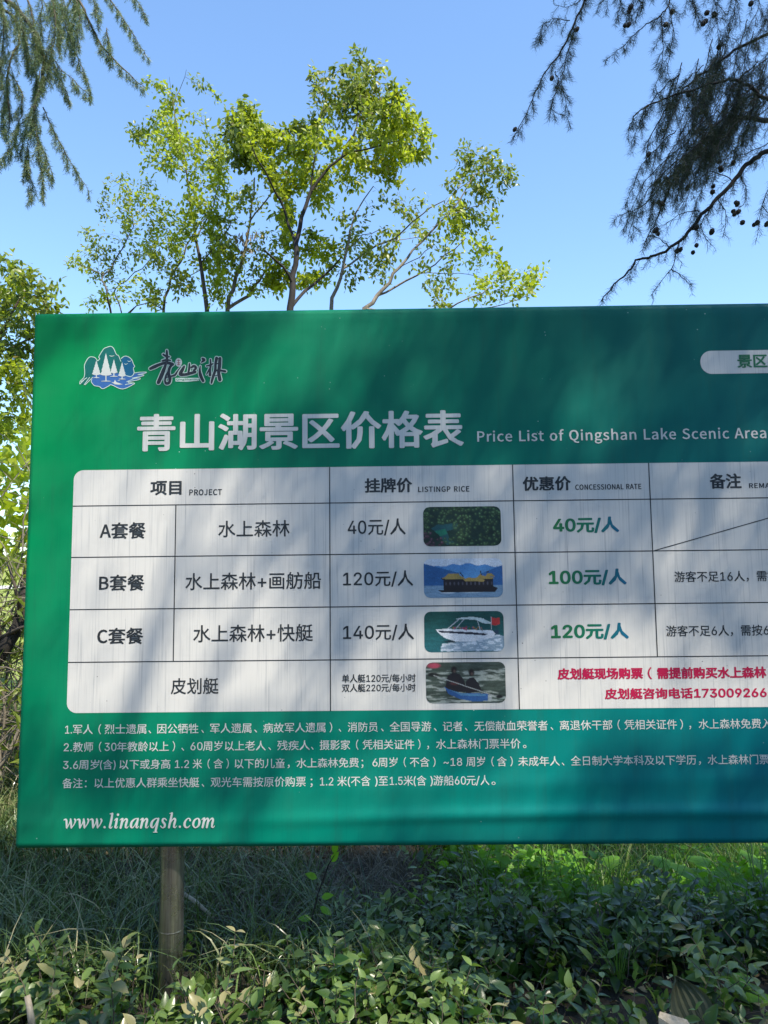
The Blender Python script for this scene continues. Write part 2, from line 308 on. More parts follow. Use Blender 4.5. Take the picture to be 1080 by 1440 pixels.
L(mm, mix(mm, (0.54, 0.54, 0.51), (0.2, 0.33, 0.32), f), bsdf(mm).inputs['Base Color'])
M['ink_red'] = mat('crimson print', (0.36, 0.006, 0.05), 0.45, 0, 0.4)
M['ink_green'] = mat('green print', (0.01, 0.13, 0.05), 0.45, 0, 0.4)
m = M['ink_grad'] = mat('green to teal print', (0.0, 0.1, 0.05), 0.45, 0, 0.4)
tc = N(m, 'ShaderNodeTexCoord'); sp = N(m, 'ShaderNodeSeparateXYZ'); L(m, tc.outputs['Generated'], sp.inputs[0])
L(m, ramp(m, sp.outputs['X'], [(0.0, (0.012, 0.14, 0.045)), (0.55, (0.0, 0.13, 0.075)), (1.0, (0.0, 0.10, 0.20))]), bsdf(m).inputs['Base Color'])
M['emblem_white'] = mat('emblem outline print', (0.5, 0.62, 0.55), 0.45)
M['emblem_grey'] = mat('emblem tree print', (0.50, 0.53, 0.50), 0.45)
M['emblem_blue'] = mat('emblem lake print', (0.03, 0.11, 0.32), 0.45)
M['emblem_teal'] = mat('emblem mountain print', (0.0, 0.11, 0.09), 0.45)
M['emblem_azure'] = mat('emblem peak print', (0.0, 0.09, 0.19), 0.45)
m = M['photo'] = mat('photo print', (0.5, 0.5, 0.5), 0.42, 0, 0.4)
a = N(m, 'ShaderNodeAttribute', attribute_name='print'); L(m, a.outputs['Color'], bsdf(m).inputs['Base Color'])
m = M['steel'] = mat('brushed steel pipe', (0.30, 0.27, 0.24), 0.24, 0.95)
n = noise(m, coord(m, (1, 1, 0.03)), 90, 4, 0.7); n2 = noise(m, coord(m), 9, 5, 0.7)
L(m, mix(m, ramp(m, n, [(0.3, (0.19, 0.175, 0.16)), (0.7, (0.52, 0.50, 0.47))]), (0.16, 0.12, 0.09), ramp(m, n2, [(0.5, (0, 0, 0)), (0.8, (0.3, 0.3, 0.3))])), bsdf(m).inputs['Base Color'])
L(m, ramp(m, n2, [(0.3, (0.2, 0.2, 0.2)), (0.7, (0.4, 0.4, 0.4))]), bsdf(m).inputs['Roughness'])
M['frame'] = mat('galvanised tube', (0.35, 0.36, 0.37), 0.45, 0.7)

# vinyl sheet: stretched face with edges folded round the frame
us = np.unique(np.concatenate([np.linspace(U0, U1, 330)])); vs = np.linspace(VB, VT, 190)
nu, nv = len(us), len(vs); R_ = 0.012
rows = []
prof = [(-0.030, 0.050), (0.0, 0.045), (0.0, 0.020), (0.002, 0.006)]
def rowpts(v, inset_y):  # helper for the folded rims
    return np.stack([us, np.full(nu, inset_y), np.full(nu, v + 1.40)], axis=-1)
rows.append(rowpts(VB + 0.004, 0.055)); rows.append(rowpts(VB - 0.002, 0.030)); rows.append(rowpts(VB - 0.002, 0.012))
for k, v in enumerate(vs):
    e = min(v - VB, VT - v); back = 0.010 * max(0, 1 - e / 0.012) ** 2
    p = on_board(us, np.full(nu, v), 0.0); p[:, 1] += back; rows.append(p)
rows.append(rowpts(VT + 0.002, 0.014)); rows.append(rowpts(VT + 0.002, 0.032)); rows.append(rowpts(VT - 0.004, 0.055))
G = np.stack(rows)
lf = G[:, :1].copy(); lf[:, 0, 0] -= 0.002; lf[:, 0, 1] = np.maximum(lf[:, 0, 1], 0) + 0.014; lf2 = lf.copy(); lf2[:, 0, 1] = 0.055
rg = G[:, -1:].copy(); rg[:, 0, 0] += 0.002; rg[:, 0, 1] += 0.014; rg2 = rg.copy(); rg2[:, 0, 1] = 0.055
G = np.concatenate([lf2, lf, G, rg, rg2], axis=1); h_, w_ = G.shape[:2]
idx = np.arange(h_ * w_).reshape(h_, w_)
F = np.stack([idx[:-1, :-1], idx[:-1, 1:], idx[1:, 1:], idx[1:, :-1]], axis=-1).reshape(-1, 4)
mesh('vinyl_sheet', G.reshape(-1, 3), [F], M['vinyl'], board, True)
fr = MB()
def bmb(mb, name, mt, par=board): return mesh(name, np.concatenate(mb.v), [np.concatenate(g) for g in mb.f.values()], mt, par, True)
for a_, b_ in (((U0 + .004, .014, VB + 1.404), (U1 - .004, .052, VB + 1.44)), ((U0 + .004, .014, VT + 1.36), (U1 - .004, .052, VT + 1.396)),
               ((U0 + .004, .014, VB + 1.442), (U0 + .04, .052, VT + 1.358)), ((U1 - .04, .014, VB + 1.442), (U1 - .004, .052, VT + 1.358)),
               ((U0 + .042, .016, 1.38), (U1 - .042, .050, 1.42))):
    fr = MB(); fr.box(a_, b_); o = bmb(fr, 'frame_tube', M['frame']); o.data.polygons.foreach_set('use_smooth', [False] * 6)
for pu in (uv(238, 1290)[0] * 1.027, 2.42):
    a = np.linspace(0, 2 * math.pi, 33)[:-1]; zs = [-0.12, 0.02, 0.233, 0.235, 0.2365, 0.239, 0.2405, 0.2425, 0.5, 1.0, 1.7, 2.38]
    rr = [.0415, .0415, .0415, .0415, .0422, .0422, .0415, .0415, .0415, .0415, .0415, .0415]
    V = np.array([[pu + r * math.cos(q), 0.096 + r * math.sin(q), z] for z, r in zip(zs, rr) for q in a])
    i = np.arange(len(zs) - 1)[:, None] * 32; j = np.arange(32)[None]; F = np.stack([i + j, i + (j + 1) % 32, i + 32 + (j + 1) % 32, i + 32 + j], -1).reshape(-1, 4)
    mesh('post', V, [F, np.array([[len(V) - 32 + q for q in range(32)]])], M['steel'], board, True)

# white table panel with round corners, cells ruled with dark lines
PL, PR, PT, PB = -1.105, 2.74, 0.4395, -0.4091
def rounded(u0, u1, v0, v1, r, nu, nv, lift):
    vv = np.unique(np.concatenate([np.linspace(v0, v1, nv), v0 + r * (1 - np.cos(np.linspace(0, math.pi / 2, 9))), v1 - r * (1 - np.cos(np.linspace(0, math.pi / 2, 9)))]))
    rows = []
    for v in vv:
        e = min(v - v0, v1 - v); ins = r - math.sqrt(max(0, r * r - (r - e) ** 2)) if e < r else 0
        rows.append(on_board(np.linspace(u0 + ins, u1 - ins, nu), np.full(nu, v), lift))
    G = np.stack(rows); idx = np.arange(G.shape[0] * nu).reshape(-1, nu)
    return G, np.stack([idx[:-1, :-1], idx[:-1, 1:], idx[1:, 1:], idx[1:, :-1]], -1).reshape(-1, 4)
G, F = rounded(PL, PR, PB, PT, 0.035, 300, 90, 0.0005)
panel = mesh('table_panel', G.reshape(-1, 3), [F], M['panel'], board, True)
def strip(name, p, q, wd, lift, mt, par):
    p, q = np.array(p), np.array(q); n = max(2, int(np.linalg.norm(q - p) / 0.015)); t = np.linspace(0, 1, n)[:, None]
    c = p + (q - p) * t; d = (q - p) / np.linalg.norm(q - p); s_ = np.array([-d[1], d[0]]) * wd / 2
    a, b = c + s_, c - s_; V = np.stack([on_board(a[:, 0], a[:, 1], lift), on_board(b[:, 0], b[:, 1], lift)], 1).reshape(-1, 3)
    i = np.arange(n - 1)[:, None] * 2; return mesh(name, V, [i + np.array([[0, 1, 3, 2]])], mt, par, True)
C1, C2, C3, C4 = -0.7375, -0.1915, 0.4574, 0.9375
R1, R2, R3, R4 = 0.3109, 0.1287, -0.0542, -0.2363
for v in (R1, R2, R3, R4): strip('table_line', (PL, v), (PR, v), 0.0036, 0.0009, M['ink_dark'], panel)
for u, a_, b_ in ((C1, R1, R4), (C2, PT, PB), (C3, PT, PB), (C4, PT, R4)): strip('table_line', (u, a_), (u, b_), 0.0036, 0.0011, M['ink_dark'], panel)
strip('table_line', uv(918.2, 774.8), uv(1240, 683.0), 0.003, 0.0013, M['ink_dark'], panel)
G, F = rounded(uv(985, 510)[0], 1.9, uv(985, 526)[1], uv(985, 493.5)[1], 0.0395, 60, 8, 0.0005)
pill = mesh('badge', G.reshape(-1, 3), [F], M['panel'], board, True)

# ---- lettering
def parse(src):
    out = {}
    for ln in src.split('\n'):
        if len(ln) < 2: continue
        adv, body = ln[1:].split(';', 1)
        out[ln[0]] = (int(adv) / 1000, [np.array(list(map(int, p.split())), dtype=float).reshape(-1, 2) / 1000 for p in body.split('|') if p])
    return out
SANS, HAN = parse(GLYPHS_SANS), parse(GLYPHS_HAN)
def area(p): x, y = p[:, 0], p[:, 1]; return 0.5 * np.sum(x * np.roll(y, -1) - y * np.roll(x, -1))
def inside(pt, poly):
    x, y = pt; c = False; n = len(poly); j = n - 1
    for i in range(n):
        if (poly[i, 1] > y) != (poly[j, 1] > y) and x < (poly[j, 0] - poly[i, 0]) * (y - poly[i, 1]) / (poly[j, 1] - poly[i, 1]) + poly[i, 0]: c = not c
        j = i
    return c
from mathutils.geometry import tessellate_polygon
def fill(polys):
    """outline loops with holes -> verts (n,2), tris; every solid loop is filled on its own"""
    big = max(polys, key=lambda p: abs(area(p))); sg = np.sign(area(big)); V = []; T = []; n = 0
    outs = [p for p in polys if np.sign(area(p)) == sg]; holes = [p for p in polys if np.sign(area(p)) != sg]
    for o in outs:
        hs = [h for h in holes if inside(h[0], o)]
        loops = [[Vector((*q, 0)) for q in l] for l in [o] + hs]
        t = tessellate_polygon(loops); flat = np.concatenate([o] + hs); V.append(np.column_stack([flat, np.full(len(flat), len(V))]))
        T.append(np.array(t, dtype=int).reshape(-1, 3) + n); n += len(flat)
    return np.concatenate(V), np.concatenate(T)
def from_font(ch):
    """outline of one character of Blender's built-in face, filled loop by loop"""
    c = bpy.data.curves.new('glyph', 'FONT'); c.body = ch; c.size = 1.0; c.resolution_u = 2
    o = bpy.data.objects.new('glyph', c); COL.objects.link(o); bpy.context.view_layer.update()
    cu = o.to_curve(bpy.context.evaluated_depsgraph_get()); polys = []
    for sp_ in cu.splines:
        bp = sp_.bezier_points; n = len(bp); pts = []
        for i in range(n):
            p0, p1, p2, p3 = (np.array(q[:2]) for q in (bp[i].co, bp[i].handle_right, bp[(i + 1) % n].handle_left, bp[(i + 1) % n].co))
            pts.append(p0); d = p3 - p0; ln = np.hypot(*d) + 1e-9; m_ = max(abs(d[0] * (q - p0)[1] - d[1] * (q - p0)[0]) / ln for q in (p1, p2))
            if m_ > .006: pts.append((p0 + 3 * p1 + 3 * p2 + p3) / 8)
        pts = np.array(pts); keep = np.hypot(*(pts - np.roll(pts, 1, 0)).T) > 1e-5; polys.append(pts[keep])
    o.to_curve_clear(); V, T = fill([p for p in polys if len(p) > 2])
    if ch not in '童场':                     # the built-in fill copes with crossing loops
        me = bpy.data.meshes.new_from_object(o.evaluated_get(bpy.context.evaluated_depsgraph_get())); me.calc_loop_triangles()
        V = np.array([(*v.co[:2], 0) for v in me.vertices]); T = np.array([t.vertices[:] for t in me.loop_triangles], dtype=int).reshape(-1, 3); bpy.data.meshes.remove(me)
    bpy.data.objects.remove(o); bpy.data.curves.remove(c); return V, T
_gc = {}
CAP = {'sans': SANS['1'][1][1][:, 1].max() if len(SANS['1'][1]) > 1 else 0.509, 'han': max(p[:, 1].max() for p in HAN['H'][1])}
def glyph(ch, font):
    """-> verts in em units of a CJK square (height 1), tris, advance"""
    k = (ch, font)
    if k in _gc: return _gc[k]
    if ch == ' ': r = (np.zeros((0, 3)), np.zeros((0, 3), int), 0.28)
    elif ord(ch) < 128:
        src = HAN if (font == 'han' or ch not in SANS) else SANS
        cap = CAP['han'] if src is HAN else CAP['sans']; sc = 0.735 / cap
        V, T = fill(src[ch][1]); r = (V * np.array([sc, sc, 1]), T, src[ch][0] * sc)
    elif ch == '童':                                    # two simpler characters stacked
        a, ta = from_font('立'); b, tb = from_font('里'); a = a * np.array([1, .46, 1]) + np.array([0, .47, 0]); b = b * np.array([1, .58, 1]) + np.array([0, -.03, 0])
        r = (np.concatenate([a, b]), np.concatenate([ta, tb + len(a)]), 1.0)
    else:
        V, T = from_font(ch); r = (V, T, 1.0)
    _gc[k] = r; return r
REF = from_font('国'); CJK_LO, CJK_HI = REF[0][:, 1].min(), REF[0][:, 1].max()
def lay(text, font='sans', track=0.0):
    x = 0; V = []; T = []; n = 0
    for ch in text:
        v, t, a = glyph(ch, font)
        if len(v): V.append(v + np.array([x, 0, 0])); T.append(t + n); n += len(v)
        x += a + track
    return np.concatenate(V), np.concatenate(T)
def weight(V, T, r, lift, k=10):
    """heavier strokes: the same outlines printed a little to each side"""
    offs = [(0, 0)] + ([(r * math.cos(q * 2 * math.pi / k), 0.68 * r * math.sin(q * 2 * math.pi / k)) for q in range(k)] if r > 0 else [])
    Vs = []; Ts = []
    for q, o in enumerate(offs):
        p = V[:, :2] + np.array(o); Vs.append(on_board(p[:, 0], p[:, 1], lift + q * 0.00001 + (V[:, 2] % 5) * 0.000005)); Ts.append(T + q * len(V))
    V, T = np.concatenate(Vs), np.concatenate(Ts); a, b, c = V[T[:, 0]], V[T[:, 1]], V[T[:, 2]]
    back = ((b - a)[:, 0] * (c - a)[:, 2] - (b - a)[:, 2] * (c - a)[:, 0]) < 0; T[back] = T[back][:, ::-1]; return V, T
def letter(segs, vb, vt, mt, par, bold=0.0, font='sans', lift=0.0013, track=0.0, name='lettering', lat=False):
    """segs [(text, u0, u1)]; vb..vt = ink bottom and top of a full CJK square (or capital height when lat)"""
    Vs = []; Ts = []; n = 0
    lo, hi = (0.0, 0.735) if lat else (CJK_LO, CJK_HI); sy = (vt - vb - 2 * bold) / (hi - lo)
    for text, u0, u1 in segs:
        V, T = lay(text, font, track)
        x0, x1 = V[:, 0].min(), V[:, 0].max(); sx = (u1 - u0 - 2 * bold) / max(x1 - x0, 1e-6)
        if len(text) == 1 and not (0.6 < sx / sy < 1.6): sx = sy
        P = np.stack([(V[:, 0] - x0) * sx + u0 + bold, (V[:, 1] - lo) * sy + vb + bold, V[:, 2]], -1)
        Vs.append(P); Ts.append(T + n); n += len(P)
    V, T = weight(np.concatenate(Vs), np.concatenate(Ts), bold, lift)
    return mesh(name, V, [T], mt, par)
def word(text, x0, x1, yt, yb, mt, par, bold=0.0, **kw):
    xm = (x0 + x1) / 2; ym = (yt + yb) / 2
    return letter([(text, uv(x0, ym)[0], uv(x1, ym)[0])], uv(xm, yb)[1], uv(xm, yt)[1], mt, par, bold, **kw)
K, W_ = M['ink_dark'], M['ink_white']
word('青山湖景区价格表', 193, 652, 581.5, 632.5, W_, board, 0.0040)
word('Price List of Qingshan Lake Scenic Area', 671, 1077.5, 603.9, 618.8, W_, board, 0.0008, font='han', lat=True, track=0.045)
word('景区', 1036.5, 1079, 498.5, 517.5, M['ink_green'], pill, 0.0018)
B1 = 0.0019; B0 = 0.0006
word('项目', 211.5, 255.5, 676, 696.3, K, panel, B1); word('PROJECT', 266.3, 312.2, 688, 696.3, K, panel, 0.0006, font='han', lat=True, track=0.05)
word('挂牌价', 512.8, 579.7, 673, 693, K, panel, B1); word('LISTINGP RICE', 588, 660, 684, 691.8, K, panel, 0.0006, font='han', lat=True, track=0.06)
word('优惠价', 734.8, 802.7, 670.6, 690.3, K, panel, B1); word('CONCESSIONAL RATE', 808.7, 901.6, 680.9, 688.5, K, panel, 0.0006, font='han', lat=True, track=0.04)
word('备注', 997.7, 1042.4, 666.7, 687.5, K, panel, B1); word('REMARKS', 1053.3, 1104, 679.2, 686.2, K, panel, 0.0006, font='han', lat=True, track=0.06)
word('A套餐', 140.4, 205.2, 735.5, 757.8, K, panel, 0.0013, font='han'); word('B套餐', 139.3, 203.3, 808.9, 831, K, panel, 0.0013, font='han')
word('C套餐', 136.7, 201.5, 883.7, 906, K, panel, 0.0013, font='han')
word('水上森林', 307, 407.4, 732.8, 755, K, panel, B0); word('水上森林+画舫船', 260.7, 451.5, 806, 829, K, panel, B0)
word('水上森林+快艇', 271.9, 440, 879.3, 902.5, K, panel, B0); word('皮划艇', 240.4, 307.4, 954.4, 976, K, panel, B0)
for a_, b_, x0, x1, xs, yt, yb in (('40', '元/人', 488.9, 515.3, 517.5, 730.3, 752.5), ('120', '元/人', 482.4, 525, 527.5, 803.3, 824.6), ('140', '元/人', 482.4, 526, 528, 878.2, 900)):
    x2 = {'40': 570.5, '120': 581, '140': 582.2}[a_]; ym = (yt + yb) / 2; xm = (x0 + x2) / 2
    for s_ in ((a_, uv(x0, ym)[0], uv(x1, ym)[0]), (b_, uv(xs, ym)[0], uv(x2, ym)[0])): letter([s_], uv(xm, yb)[1], uv(xm, yt)[1], K, panel, 0.0008)
for t_, x0, x1, yt, yb in (('单人艇120元/每小时', 480.9, 584.6, 948.3, 959.6), ('双人艇220元/每小时', 480.9, 584.6, 961.8, 972.8)):
    word(t_, x0, x1, yt, yb, K, panel, 0.0005)
for t_, x0, x1, yt, yb in (('40元/人', 777.4, 870.3, 727.3, 749.4), ('100元/人', 771.4, 880.9, 800.5, 823), ('120元/人', 774.6, 884, 876.6, 899)):
    word(t_, x0, x1, yt, yb, M['ink_grad'], panel, 0.0026)
word('游客不足16人，需按16人', 948, 1131, 803.3, 817.7, K, panel, 0.0004); word('游客不足6人，需按6人', 936.5, 1098, 879.6, 894.3, K, panel, 0.0004)
word('皮划艇现场购票', 783.7, 904, 939.6, 955.3, M['ink_red'], panel, 0.0018)
word('（', 910.5, 916.5, 939, 955, M['ink_red'], panel, 0.001)
word('需提前购买水上森林', 923.8, 1077.5, 938.3, 954.2, M['ink_red'], panel, 0.0018)
word('皮划艇咨询电话173009266', 850.2, 1078, 967.4, 982.5, M['ink_red'], panel, 0.0016)
NOTES = [
 (120, 1019.4, 1032.6, [('1.', 91.6, 101.3), ('军人', 102.7, 130.5), ('（', 138.3, 142), ('烈士遗属', 147.1, 205.7), ('、', 208.7, 212.6), ('因公牺牲', 221.2, 279), ('、', 283.2, 286.7), ('军人遗属', 295.7, 353.6), ('、', 357.5, 361.7), ('病故军人遗属', 370.2, 457.7), ('）', 463.5, 467.2), ('、', 476.3, 479.7), ('消防员', 489, 531.3), ('、', 535.7, 539.4), ('全国导游', 548, 606.3), ('、', 610.2, 613.9), ('记者', 622.5, 650.3), ('、', 653.8, 657.2), ('无偿献血荣誉者', 667, 770), ('、', 774, 777.6), ('离退休干部', 786.9, 860.9), ('（', 868.2, 871.8), ('凭相关证件', 877.8, 951.7), ('）', 956.3, 960.2), ('，', 969, 971.6), ('水上森林免费入', 982.3, 1085)]),
 (120, 1044.2, 1057.4, [('2.', 89.7, 101.3), ('教师', 102.7, 131), ('（', 139, 142.5), ('30', 147, 163.8), ('年教龄以上', 164.5, 237.4), ('）', 242.7, 246.2), ('、', 255.2, 259), ('60', 268, 284.9), ('周岁以上老人', 285.6, 373.7), ('、', 377.4, 381.3), ('残疾人', 390, 435.7), ('、', 437.6, 441), ('摄影家', 449.6, 492.5), ('（', 500.6, 504), ('凭相关证件', 509.8, 582.5), ('）', 587.8, 591.3), ('，', 600.5, 603.3), ('水上森林门票半价', 613.2, 731.8), ('。', 735.2, 740)]),
 (120, 1069.2, 1082.2, [('3.6', 88.8, 110), ('周岁', 110.8, 139.5), ('(含)', 140.6, 162.6), ('以下或身高', 168, 239.7), ('1.2', 246, 265.9), ('米', 271, 284.2), ('（', 291.8, 295.3), ('含', 300.4, 313.8), ('）', 318.4, 321.9), ('以下的儿童', 330, 400.6), ('，', 404.5, 407.5), ('水上森林免费', 417.2, 504.5), ('；', 508, 511), ('6', 523.7, 531), ('周岁', 531.8, 559), ('（', 567.6, 570.9), ('不含', 576.2, 604), ('）', 609, 612.5), ('~18', 623.7, 649.8), ('周岁', 655.4, 682), ('（', 690.8, 694.3), ('含', 698.9, 712.3), ('）', 717.4, 720.9), ('未成年人', 728.5, 786.9), ('、', 789.6, 793.3), ('全日制大学本科及以下学历', 802.6, 978.9), ('，', 982.3, 985.4), ('水上森林门票', 995, 1081)]),
 (120, 1094.9, 1108.2, [('备注', 88, 116.3), ('：', 119.4, 122), ('以上优惠人群乘坐快艇', 132.8, 280.2), ('、', 283.7, 287.2), ('观光车需按原价购票', 296.4, 430), ('；', 436.4, 439.7), ('1.2', 450, 468.8), ('米', 474.4, 487.8), ('(', 489, 492.5), ('不含', 493.6, 521), (')', 527.2, 531), ('至', 532.3, 545.7), ('1.5', 548, 566.3), ('米', 567.4, 580.8), ('(', 581.5, 584.8), ('含', 586, 599.4), (')', 605, 608.6), ('游船', 609.3, 638), ('60', 639.4, 655), ('元', 655.6, 668.8), ('/', 668.8, 674.6), ('人', 675.3, 687.8), ('。', 690.8, 696.6)])]
for xm, yt, yb, segs in NOTES:
    ym = (yt + yb) / 2
    sl_ = (uv(xm, yb)[1], uv(xm, yt)[1])
    letter([(t_, uv(a_, ym - (a_ - xm) * 0.0095)[0], uv(b_, ym - (b_ - xm) * 0.0095)[0]) for t_, a_, b_ in segs], sl_[0], sl_[1], W_, board, 0.0002, lift=0.0008)

# strokes of changing width, for the brush script, the emblem and the slanted web address
class Ink:
    def __init__(s): s.V = []; s.T = []; s.n = 0; s.q = 0
    def poly(s, pts, tf):
        p = np.array(pts, dtype=float); t = np.array(tessellate_polygon([[Vector((*a, 0)) for a in p]]), dtype=int).reshape(-1, 3)
        s._a(np.array([tf(*a) for a in p]), t)
    def _a(s, P, T):
        s.V.append((P, s.q)); s.T.append(T + s.n); s.n += len(P); s.q += 1
    def stroke(s, pts, tf, grow=0.0, sub=4):
        """pts [(x, y, width)] smoothed; round ends"""
        p = np.array(pts, dtype=float)
        if len(p) > 2 and sub > 1:
            out = []
            for i in range(len(p) - 1):
                a, b, c, d = p[max(i - 1, 0)], p[i], p[i + 1], p[min(i + 2, len(p) - 1)]
                for k in range(sub):
                    t = k / sub; out.append(0.5 * (2 * b + (c - a) * t + (2 * a - 5 * b + 4 * c - d) * t * t + (3 * b - a - 3 * c + d) * t ** 3))
            out.append(p[-1]); p = np.array(out)
        w = np.maximum(p[:, 2], 0.012) / 2 + grow; T = np.gradient(p[:, :2], axis=0); T /= np.linalg.norm(T, axis=1, keepdims=True) + 1e-9
        Nn = np.stack([-T[:, 1], T[:, 0]], -1); l = p[:, :2] + Nn * w[:, None]; r = p[:, :2] - Nn * w[:, None]
        P = np.array([tf(*q) for q in np.stack([l, r], 1).reshape(-1, 2)]); i = np.arange(len(p) - 1)[:, None] * 2
        s._a(P, np.concatenate([i + np.array([[0, 1, 3]]), i + np.array([[0, 3, 2]])]))
        for e in (0, -1):
            a = np.linspace(0, 2 * math.pi, 11)[:-1]; c = [tf(*(p[e, :2] + w[e] * np.array([math.cos(q), math.sin(q)]))) for q in a]
            s._a(np.array(c), np.array([[0, k, k + 1] for k in range(1, 9)]))
    def build(s, name, mt, par, lift):
        V = np.concatenate([on_board(P[:, 0], P[:, 1], lift + q * 0.000008) for P, q in s.V])
        return mesh(name, V, [np.concatenate(s.T)], mt, par)
# -- brush script
T2 = lambda x, y: uv(200 + x / 8.64, 480 + y / 8.64)
SCRIPT = [[(300, 112, 22), (302, 180, 34), (300, 270, 32)], [(258, 160, 26), (290, 182, 24), (335, 190, 16)], [(245, 238, 22), (290, 228, 26), (345, 232, 18)],
 [(100, 332, 34), (150, 310, 42), (220, 280, 34), (300, 262, 34), (370, 280, 40)], [(290, 280, 30), (262, 350, 44), (230, 430, 48), (198, 500, 44)],
 [(372, 280, 28), (335, 320, 34), (322, 390, 36), (338, 450, 40), (330, 500, 34), (295, 512, 34), (278, 480, 22), (290, 420, 26), (312, 370, 16)], [(300, 440, 14), (330, 425, 14)],
 [(350, 425, 18), (400, 408, 26), (432, 360, 16), (470, 310, 10)], [(512, 305, 26), (488, 350, 40), (462, 400, 40), (520, 404, 34), (590, 388, 36), (645, 372, 34)],
 [(575, 272, 20), (572, 330, 28), (560, 385, 24)], [(598, 318, 24), (630, 300, 32), (655, 325, 30), (625, 355, 24)],
 [(735, 212, 30), (752, 228, 40), (720, 255, 14)], [(706, 300, 12), (700, 360, 30), (712, 420, 40), (742, 482, 34)],
 [(830, 222, 20), (832, 290, 26), (825, 350, 26), (825, 410, 34)], [(782, 300, 18), (825, 290, 22), (862, 272, 16)], [(818, 335, 18), (795, 380, 18), (782, 402, 12)],
 [(905, 205, 40), (892, 270, 32), (888, 350, 32), (862, 430, 34), (842, 505, 26)], [(945, 208, 38), (940, 300, 40), (930, 380, 40), (945, 465, 44)],
 [(888, 275, 14), (950, 265, 14)], [(880, 355, 22), (950, 355, 26), (1012, 365, 26)], [(890, 420, 12), (930, 405, 12)]]
bk = Ink()
for st in SCRIPT: bk.stroke(st, T2, 9)
bk.poly([(405 + 0, 445), (690, 445), (690, 478), (540, 492), (405, 488)], T2)
outl = bk.build('script_outline', M['emblem_white'], board, 0.0006)
fk = Ink()
for st in SCRIPT: fk.stroke(st, T2, 0)
fk.build('brush_lettering', K, board, 0.0014)
sk = Ink(); a = np.linspace(0, 2 * math.pi, 25)[:-1]; sk.poly([(443 + 42 * math.cos(q), 257 + 52 * math.sin(q)) for q in a], T2); seal = sk.build('seal', M['emblem_grey'], board, 0.0012)
sk = Ink()
for st in ([(425, 232, 7), (462, 232, 7)], [(443, 222, 7), (443, 288, 7)], [(425, 262, 7), (462, 262, 7)], [(428, 285, 7), (460, 285, 7)]): sk.stroke(st, T2)
sk.build('seal_mark', mat('seal red print', (0.25, 0.07, 0.07), 0.5), seal, 0.0019)
word('QingShanHu', 200 + 412 / 8.64, 200 + 684 / 8.64, 480 + 452 / 8.64, 480 + 476 / 8.64, M['ink_green'], board, 0.0004, font='han', lat=True, lift=0.0011)
# -- emblem
T1 = lambda x, y: uv(105 + x / 9.818, 480 + y / 9.818)
def shape(name, mt, lift, polys=(), strokes=()):
    k = Ink()
    for p in polys: k.poly(p, T1)
    for st in strokes: k.stroke(st, T1)
    return k.build(name, mt, board, lift)
hill = [(85, 590), (75, 560), (130, 500), (142, 430), (140, 325), (200, 225), (270, 222), (305, 250), (320, 272), (350, 240), (337, 215), (400, 112), (440, 88), (500, 72), (540, 100), (580, 185), (605, 200), (640, 275), (650, 235), (690, 208), (740, 215), (790, 255), (812, 312), (830, 350), (812, 375), (822, 440), (780, 488), (705, 475), (250, 500), (150, 595)]
shape('emblem_mountain', M['emblem_teal'], 0.0006, [hill])
shape('emblem_peak', M['emblem_azure'], 0.0008, [[(650, 235), (690, 208), (740, 215), (790, 255), (812, 312), (826, 350), (812, 375), (820, 440), (780, 488), (700, 470), (660, 330)]])
shape('emblem_lake', M['emblem_blue'], 0.0010, [[(250, 480), (340, 450), (500, 450), (600, 440), (700, 470), (780, 488), (850, 440), (990, 425), (990, 436), (870, 462), (950, 462), (940, 478), (820, 510), (895, 505), (885, 530), (740, 572), (820, 575), (800, 598), (700, 650), (620, 650), (510, 600), (470, 618), (390, 655), (340, 625), (275, 610), (232, 560), (240, 520)]])
wv = 9
shape('emblem_outline', M['emblem_white'], 0.0012, (), [
 [(75, 592, wv), (78, 555, wv), (130, 500, wv), (142, 430, wv), (140, 325, wv), (200, 225, wv), (270, 222, wv), (305, 250, wv), (320, 272, wv), (350, 240, wv), (337, 215, wv), (400, 112, wv), (440, 88, wv), (500, 72, wv), (540, 100, wv), (580, 185, wv), (608, 200, wv), (640, 278, wv)],
 [(645, 240, wv), (690, 208, wv), (740, 215, wv), (790, 255, wv), (812, 312, wv), (830, 350, wv), (812, 375, wv), (822, 440, wv), (780, 488, wv), (715, 475, wv)],
 [(75, 592, wv), (150, 515, wv)], [(95, 560, wv), (170, 505, wv)], [(135, 600, wv), (210, 500, wv)], [(150, 600, wv), (250, 500, wv)], [(240, 530, wv), (232, 560, wv), (275, 612, wv), (340, 625, wv), (390, 657, wv), (470, 620, wv), (510, 602, wv), (620, 652, wv), (700, 652, wv), (820, 592, wv), (820, 578, wv), (740, 574, wv)],
 [(740, 560, wv), (890, 530, wv), (900, 508, wv), (820, 512, wv)], [(822, 440, wv), (900, 428, wv), (995, 428, wv), (960, 445, wv), (870, 462, wv), (950, 464, wv), (940, 480, wv), (800, 510, wv)], [(720, 560, 7), (860, 500, 7)], [(700, 600, 8), (800, 580, 8)],
 [(485, 200, 7), (515, 208, 9), (550, 200, 5)], [(735, 270, 6), (755, 282, 8), (785, 268, 5)], [(690, 312, 6), (710, 320, 8), (735, 308, 5)], [(600, 545, 6), (625, 540, 6)]])
def tree_mark(cx, top, base, hw, foot, fw):
    n = 5; pts = [(cx, top)]
    for k in range(n):
        y = top + (base - top) * (k + 1) / n; x = hw * (k + 1) / n; pts.append((cx + x, y)); 
        if k < n - 1: pts.append((cx + x * 0.86, y + 4))
    lf_ = [(2 * cx - x, y) for x, y in pts[:0:-1]]
    return pts + [(cx + hw * 0.4, base + 12), (cx - hw * 0.4, base + 12)] + lf_
